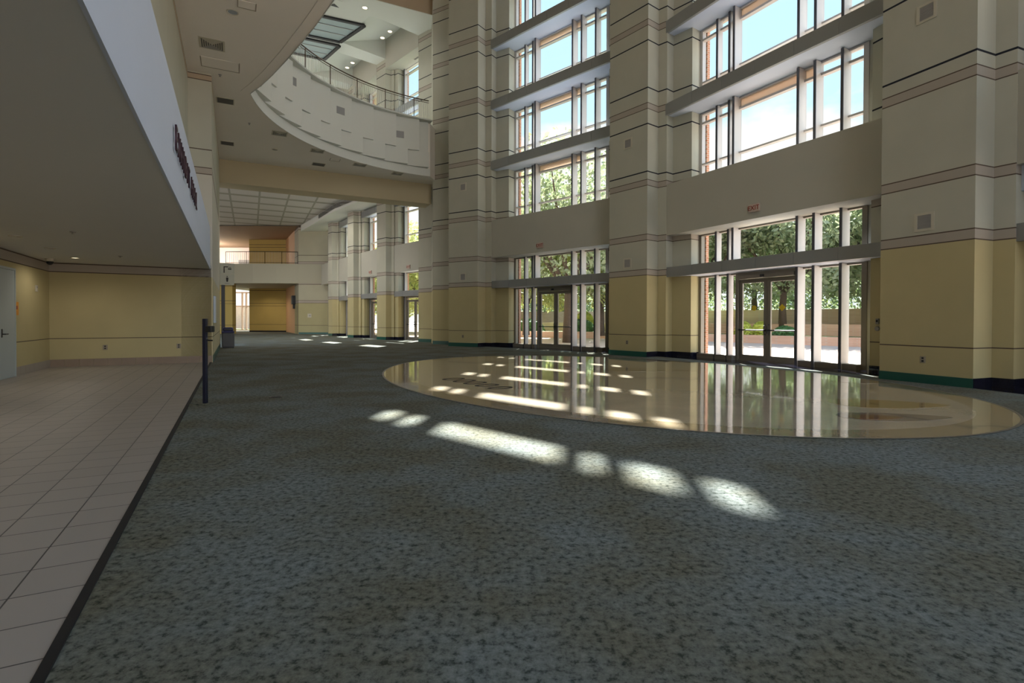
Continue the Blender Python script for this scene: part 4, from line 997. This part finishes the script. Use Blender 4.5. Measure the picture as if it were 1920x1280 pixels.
TREES = [(0, (17.8, 34.6, 0.9), 0.4, 'spreading oak with a forked trunk outdoors, seen through the right leaf of the near doors'), (0, (22.3, 31.5, 0.9), 2.1, 'spreading oak outdoors, seen through the narrow panes right of the near doors'),
         (1, (25.5, 26.5, 0.9), 1.0, 'yellow-green tree outdoors, seen through the rightmost pane of the near bay'), (0, (13.6, 37.5, 0.9), 3.3, 'spreading oak outdoors, seen through the left leaf of the near doors'),
         (2, (3.35, 31.2, -0.05), 0.0, 'tall tree standing on the plaza just outside the left doors of the hall'), (1, (1.0, 37.5, 0.3), 1.7, 'yellow-green tree behind the plaza, seen through the left leaf of the left doors'),
         (1, (6.2, 36.5, 0.3), 2.9, 'yellow-green tree behind the plaza, seen through the right panes of the left bay'), (0, (8.9, 42.5, 0.9), 5.1, 'oak far behind the plaza between the two tall bays'),
         (1, (-7.0, 42.0, -0.05), 0.6, 'bright tree outside the nearest doors of the far wing'), (1, (-10.6, 51.0, -0.05), 4.0, 'tree outside the second doors of the far wing'),
         (0, (28.5, 38.0, 2.1), 4.4, 'oak on the raised lawn at the right, far behind the near bay'), (0, (20.5, 44.5, 2.1), 1.2, 'oak on the raised lawn, far behind the near doors')]
for k, (x, y) in enumerate([(-34, 84), (-19, 78), (-6, 74), (7, 70), (20, 66), (33, 60), (44, 48), (50, 34), (48, 20), (-9, 58), (3, 57.5), (37.5, 31)]):
    TREES.append((k % 2, (x, y, -0.05), k*1.3, 'tree in the row closing the view far behind the plaza'))
used = set()
for (k, loc, rz, lb) in TREES:
    if k not in used:
        used.add(k); t = kinds[k]; t.location = loc; t.rotation_euler = (0, 0, rz)
    else: t = dup(kinds[k], loc, rz)
    far_ = lb.startswith('tree in the row')
    if far_: t.scale = (1.3, 1.3, 1.15)
    tag(t, lb, 'tree', 'background trees beyond the plaza' if far_ else 'trees outside the building')
hb = []
for p, q in zip(w3, w3[1:]):
    p, q = V2(p), V2(q); n_ = int((q-p).length/1.1)
    for k in range(n_):
        c = p.lerp(q, k/n_) + (q-p).normalized().orthogonal()*(1.3 if (q-p).normalized().orthogonal().y > 0 else -1.3)
        hb.append((Vector((c.x, c.y, 2.9)), 1.25))
hg = leaves(9000, hb, 0.15, 77).obj('hedge', M_LEAF, fix=False); tag(hg, 'long loose hedge growing along the top of the brown retaining wall', 'hedge')
def shrub(loc, rx, ry, h, mat, label, seed, n=700):
    s = empty('shrub', loc); tag(s, label, 'shrub', 'clipped shrubs in the planters')
    rnd = random.Random(seed)
    MB().lathe([(rx*0.75, 0), (rx*0.9, h*0.4), (rx*0.7, h*0.8), (rx*0.2, h*0.95)], 14).obj('core', mat, s).scale = (1, ry/rx, 1)
    mb = MB()
    for _ in range(n):
        a = rnd.uniform(0, 2*math.pi); e_ = rnd.uniform(0.05, 1.45)
        p = Vector((rx*math.cos(a)*math.cos(e_), ry*math.sin(a)*math.cos(e_), h*math.sin(e_)))
        d = Vector((rnd.gauss(0, 1), rnd.gauss(0, 1), rnd.gauss(0, 1))).normalized(); b_ = d.orthogonal().normalized(); s_ = 0.09
        mb.poly([p-d*s_, p+b_*s_*0.6, p+d*s_, p-b_*s_*0.6])
    mb.obj('leafage', mat, s, fix=False)
    return s
SH = [((14.35, 32.6, 0.34), 0.55, 0.5, 0.85, M_HEDGEY, 'yellow-green round shrub, leftmost behind the near doors'), ((15.3, 32.3, 0.34), 0.6, 0.5, 0.85, M_HEDGEY, 'yellow-green round shrub, second behind the near doors'),
      ((16.2, 31.2, 0.34), 0.7, 0.6, 0.6, M_HEDGE, 'dark green low shrub behind the right leaf of the near doors'), ((19.6, 26.8, 0.34), 0.6, 0.5, 0.45, M_HEDGEY, 'small yellow shrub behind the wide pane right of the near doors'),
      ((1.2, 41.2, 0.34), 1.4, 0.7, 1.0, M_HEDGE, 'dark green hedge seen through the left leaf of the left doors'), ((5.2, 40.0, 0.34), 1.2, 0.6, 1.0, M_HEDGE, 'dark green hedge seen through the right panes of the left bay'),
      ((5.6, 40.8, 0.34), 0.9, 0.5, 1.6, M_HEDGEY, 'yellow flowering shrub behind the hedge at the left bay')]
for i, (loc, rx, ry, h, m_, lb) in enumerate(SH): shrub(loc, rx, ry, h, m_, lb, 40+i)
flat('lawn', [(-48, 64), (-18, 64), (-18, 73.9), (-48, 73.9)], -0.03, M_LAWN)
# far outdoors beyond the corridor end
MB().prism([(-44, 74), (-20, 74), (-20, 74.5), (-44, 74.5)], 0, 3.2).obj('wall_outdoor', M_BRICK2, kind='structure')

# ------------------------------------------------------------------ light
w = bpy.data.worlds.new('sky'); SC.world = w; w.use_nodes = True; nt = w.node_tree; nt.nodes.clear()
out = nt.nodes.new('ShaderNodeOutputWorld'); bg = nt.nodes.new('ShaderNodeBackground')
tc = nt.nodes.new('ShaderNodeTexCoord'); sp = nt.nodes.new('ShaderNodeSeparateXYZ'); nt.links.new(tc.outputs['Generated'], sp.inputs[0])
rp = nt.nodes.new('ShaderNodeValToRGB'); cr = rp.color_ramp
cr.elements[0].position = 0.0; cr.elements[0].color = (0.86, 0.94, 1.0, 1); cr.elements[1].position = 0.8; cr.elements[1].color = (0.22, 0.50, 1.05, 1)
e_ = cr.elements.new(0.28); e_.color = (0.64, 0.88, 1.08, 1)
e_ = cr.elements.new(0.52); e_.color = (0.58, 0.85, 1.10, 1)
nt.links.new(sp.outputs['Z'], rp.inputs['Fac'])
mp = nt.nodes.new('ShaderNodeMapping'); mp.inputs['Scale'].default_value = (1, 1, 2.2); mp.inputs['Location'].default_value = (0.3, 0.1, 0.0); nt.links.new(tc.outputs['Generated'], mp.inputs['Vector'])
nz = nt.nodes.new('ShaderNodeTexNoise'); nz.inputs['Scale'].default_value = 3.2; nz.inputs['Detail'].default_value = 7; nz.inputs['Roughness'].default_value = 0.55; nt.links.new(mp.outputs[0], nz.inputs['Vector'])
# clouds lie low in the sky
lowm = nt.nodes.new('ShaderNodeMapRange'); lowm.inputs['From Min'].default_value = 0.30; lowm.inputs['From Max'].default_value = 0.42; lowm.inputs['To Min'].default_value = 0.17; lowm.inputs['To Max'].default_value = -0.12
nt.links.new(sp.outputs['Z'], lowm.inputs['Value'])
dp = nt.nodes.new('ShaderNodeVectorMath'); dp.operation = 'DOT_PRODUCT'; dp.inputs[1].default_value = (0.45, 0.85, 0.265); nt.links.new(tc.outputs['Generated'], dp.inputs[0])
bk = nt.nodes.new('ShaderNodeMapRange'); bk.inputs['From Min'].default_value = 0.982; bk.inputs['From Max'].default_value = 0.996; bk.inputs['To Min'].default_value = 0.0; bk.inputs['To Max'].default_value = 0.15
nt.links.new(dp.outputs['Value'], bk.inputs['Value'])
a0 = nt.nodes.new('ShaderNodeMath'); a0.operation = 'ADD'; nt.links.new(nz.outputs['Fac'], a0.inputs[0]); nt.links.new(bk.outputs['Result'], a0.inputs[1])
ad = nt.nodes.new('ShaderNodeMath'); ad.operation = 'ADD'; nt.links.new(a0.outputs[0], ad.inputs[0]); nt.links.new(lowm.outputs['Result'], ad.inputs[1])
cl = nt.nodes.new('ShaderNodeMapRange'); cl.inputs['From Min'].default_value = 0.54; cl.inputs['From Max'].default_value = 0.66; nt.links.new(ad.outputs[0], cl.inputs['Value'])
mx = nt.nodes.new('ShaderNodeMix'); mx.data_type = 'RGBA'; mx.inputs['B'].default_value = (1.0, 0.99, 0.97, 1)
nt.links.new(cl.outputs['Result'], mx.inputs['Factor']); nt.links.new(rp.outputs['Color'], mx.inputs['A'])
ym = nt.nodes.new('ShaderNodeMapRange'); ym.interpolation_type = 'SMOOTHSTEP'; ym.inputs['From Min'].default_value = 0.15; ym.inputs['From Max'].default_value = -0.5; ym.inputs['To Min'].default_value = 1.0; ym.inputs['To Max'].default_value = 2.3  # sky made brighter behind the camera, added to light the facade
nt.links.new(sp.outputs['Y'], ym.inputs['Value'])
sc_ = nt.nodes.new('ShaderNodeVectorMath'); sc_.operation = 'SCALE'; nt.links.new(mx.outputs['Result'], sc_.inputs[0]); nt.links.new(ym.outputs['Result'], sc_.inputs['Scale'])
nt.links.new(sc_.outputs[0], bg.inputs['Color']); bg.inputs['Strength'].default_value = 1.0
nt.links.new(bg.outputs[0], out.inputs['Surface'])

pl_ = bpy.data.lights.new('gallery_fill', 'POINT'); pl_.energy = 650; pl_.color = (1.0, 0.90, 0.82); pl_.shadow_soft_size = 0.2  # added fill without a fixture, brightens the gallery ceiling and back wall
po_ = bpy.data.objects.new('gallery_fill', pl_); COL.objects.link(po_); po_.location = (-32.6, 56.0, 7.9)
def lamp(name, loc, watts, col=(1.0, 0.82, 0.6), cone=150):
    l = bpy.data.lights.new(name, 'SPOT'); l.energy = watts; l.color = col; l.shadow_soft_size = 0.08; l.spot_size = math.radians(cone); l.spot_blend = 0.6
    o = bpy.data.objects.new(name, l); COL.objects.link(o); o.location = loc
for (x, y, z, e, c_) in [(-24.5, 50, 4.38, 110, (1.0, 0.82, 0.6)), (-24.5, 51.5, 4.38, 80, (1.0, 0.82, 0.6)), (-24.5, 50, 9.36, 90, (1.0, 0.82, 0.6)), (-31, 57, 4.38, 110, (1.0, 0.93, 0.87))]: lamp('corridor_fill', (x, y, z), e, c_)  # added fill that brightens the corridor end, no fittings there
for (x, y) in [(-12, 29), (-16, 33), (-13.5, 36), (-18, 39.5)]: lamp('wing_fill', (x, y, 9.42), 420, (1.0, 0.93, 0.82))  # added fill to lift the wing, not tied to any fitting
for (x, y) in [(-7.8, 28.0), (-13, 33), (-16, 38)]: lamp('gallery_lamp', (x, y, 17.6), 200, (1.0, 0.97, 0.92))
for t in (3.0, 7.6, 12.36, 16.12): lamp('recess_lamp_and_fill', (*tn(t, -2.90), 2.775), 32, (1.0, 0.90, 0.76), 165)  # last one sits at the glowing fitting, the others are added fill
sd = Vector((0.0812, 0.684, 0.725))
sl = bpy.data.lights.new('sun', 'SUN'); sl.energy = 26.0; sl.angle = math.radians(0.6); sl.color = (1.0, 0.96, 0.90)
so = bpy.data.objects.new('sun', sl); COL.objects.link(so); so.rotation_euler = sd.to_track_quat('Z', 'Y').to_euler(); so.location = (3, 60, 60)

SC.view_settings.view_transform = 'Standard'; SC.view_settings.look = 'None'; SC.view_settings.exposure = 0.35; SC.view_settings.gamma = 1.0; SC.view_settings.use_curve_mapping = False
SC.cycles.use_denoising = True
SC.cycles.max_bounces = 10; SC.cycles.diffuse_bounces = 6; SC.cycles.glossy_bounces = 4; SC.cycles.transparent_max_bounces = 24
SC.cycles.sample_clamp_indirect = 6.0; SC.cycles.caustics_reflective = False; SC.cycles.caustics_refractive = False
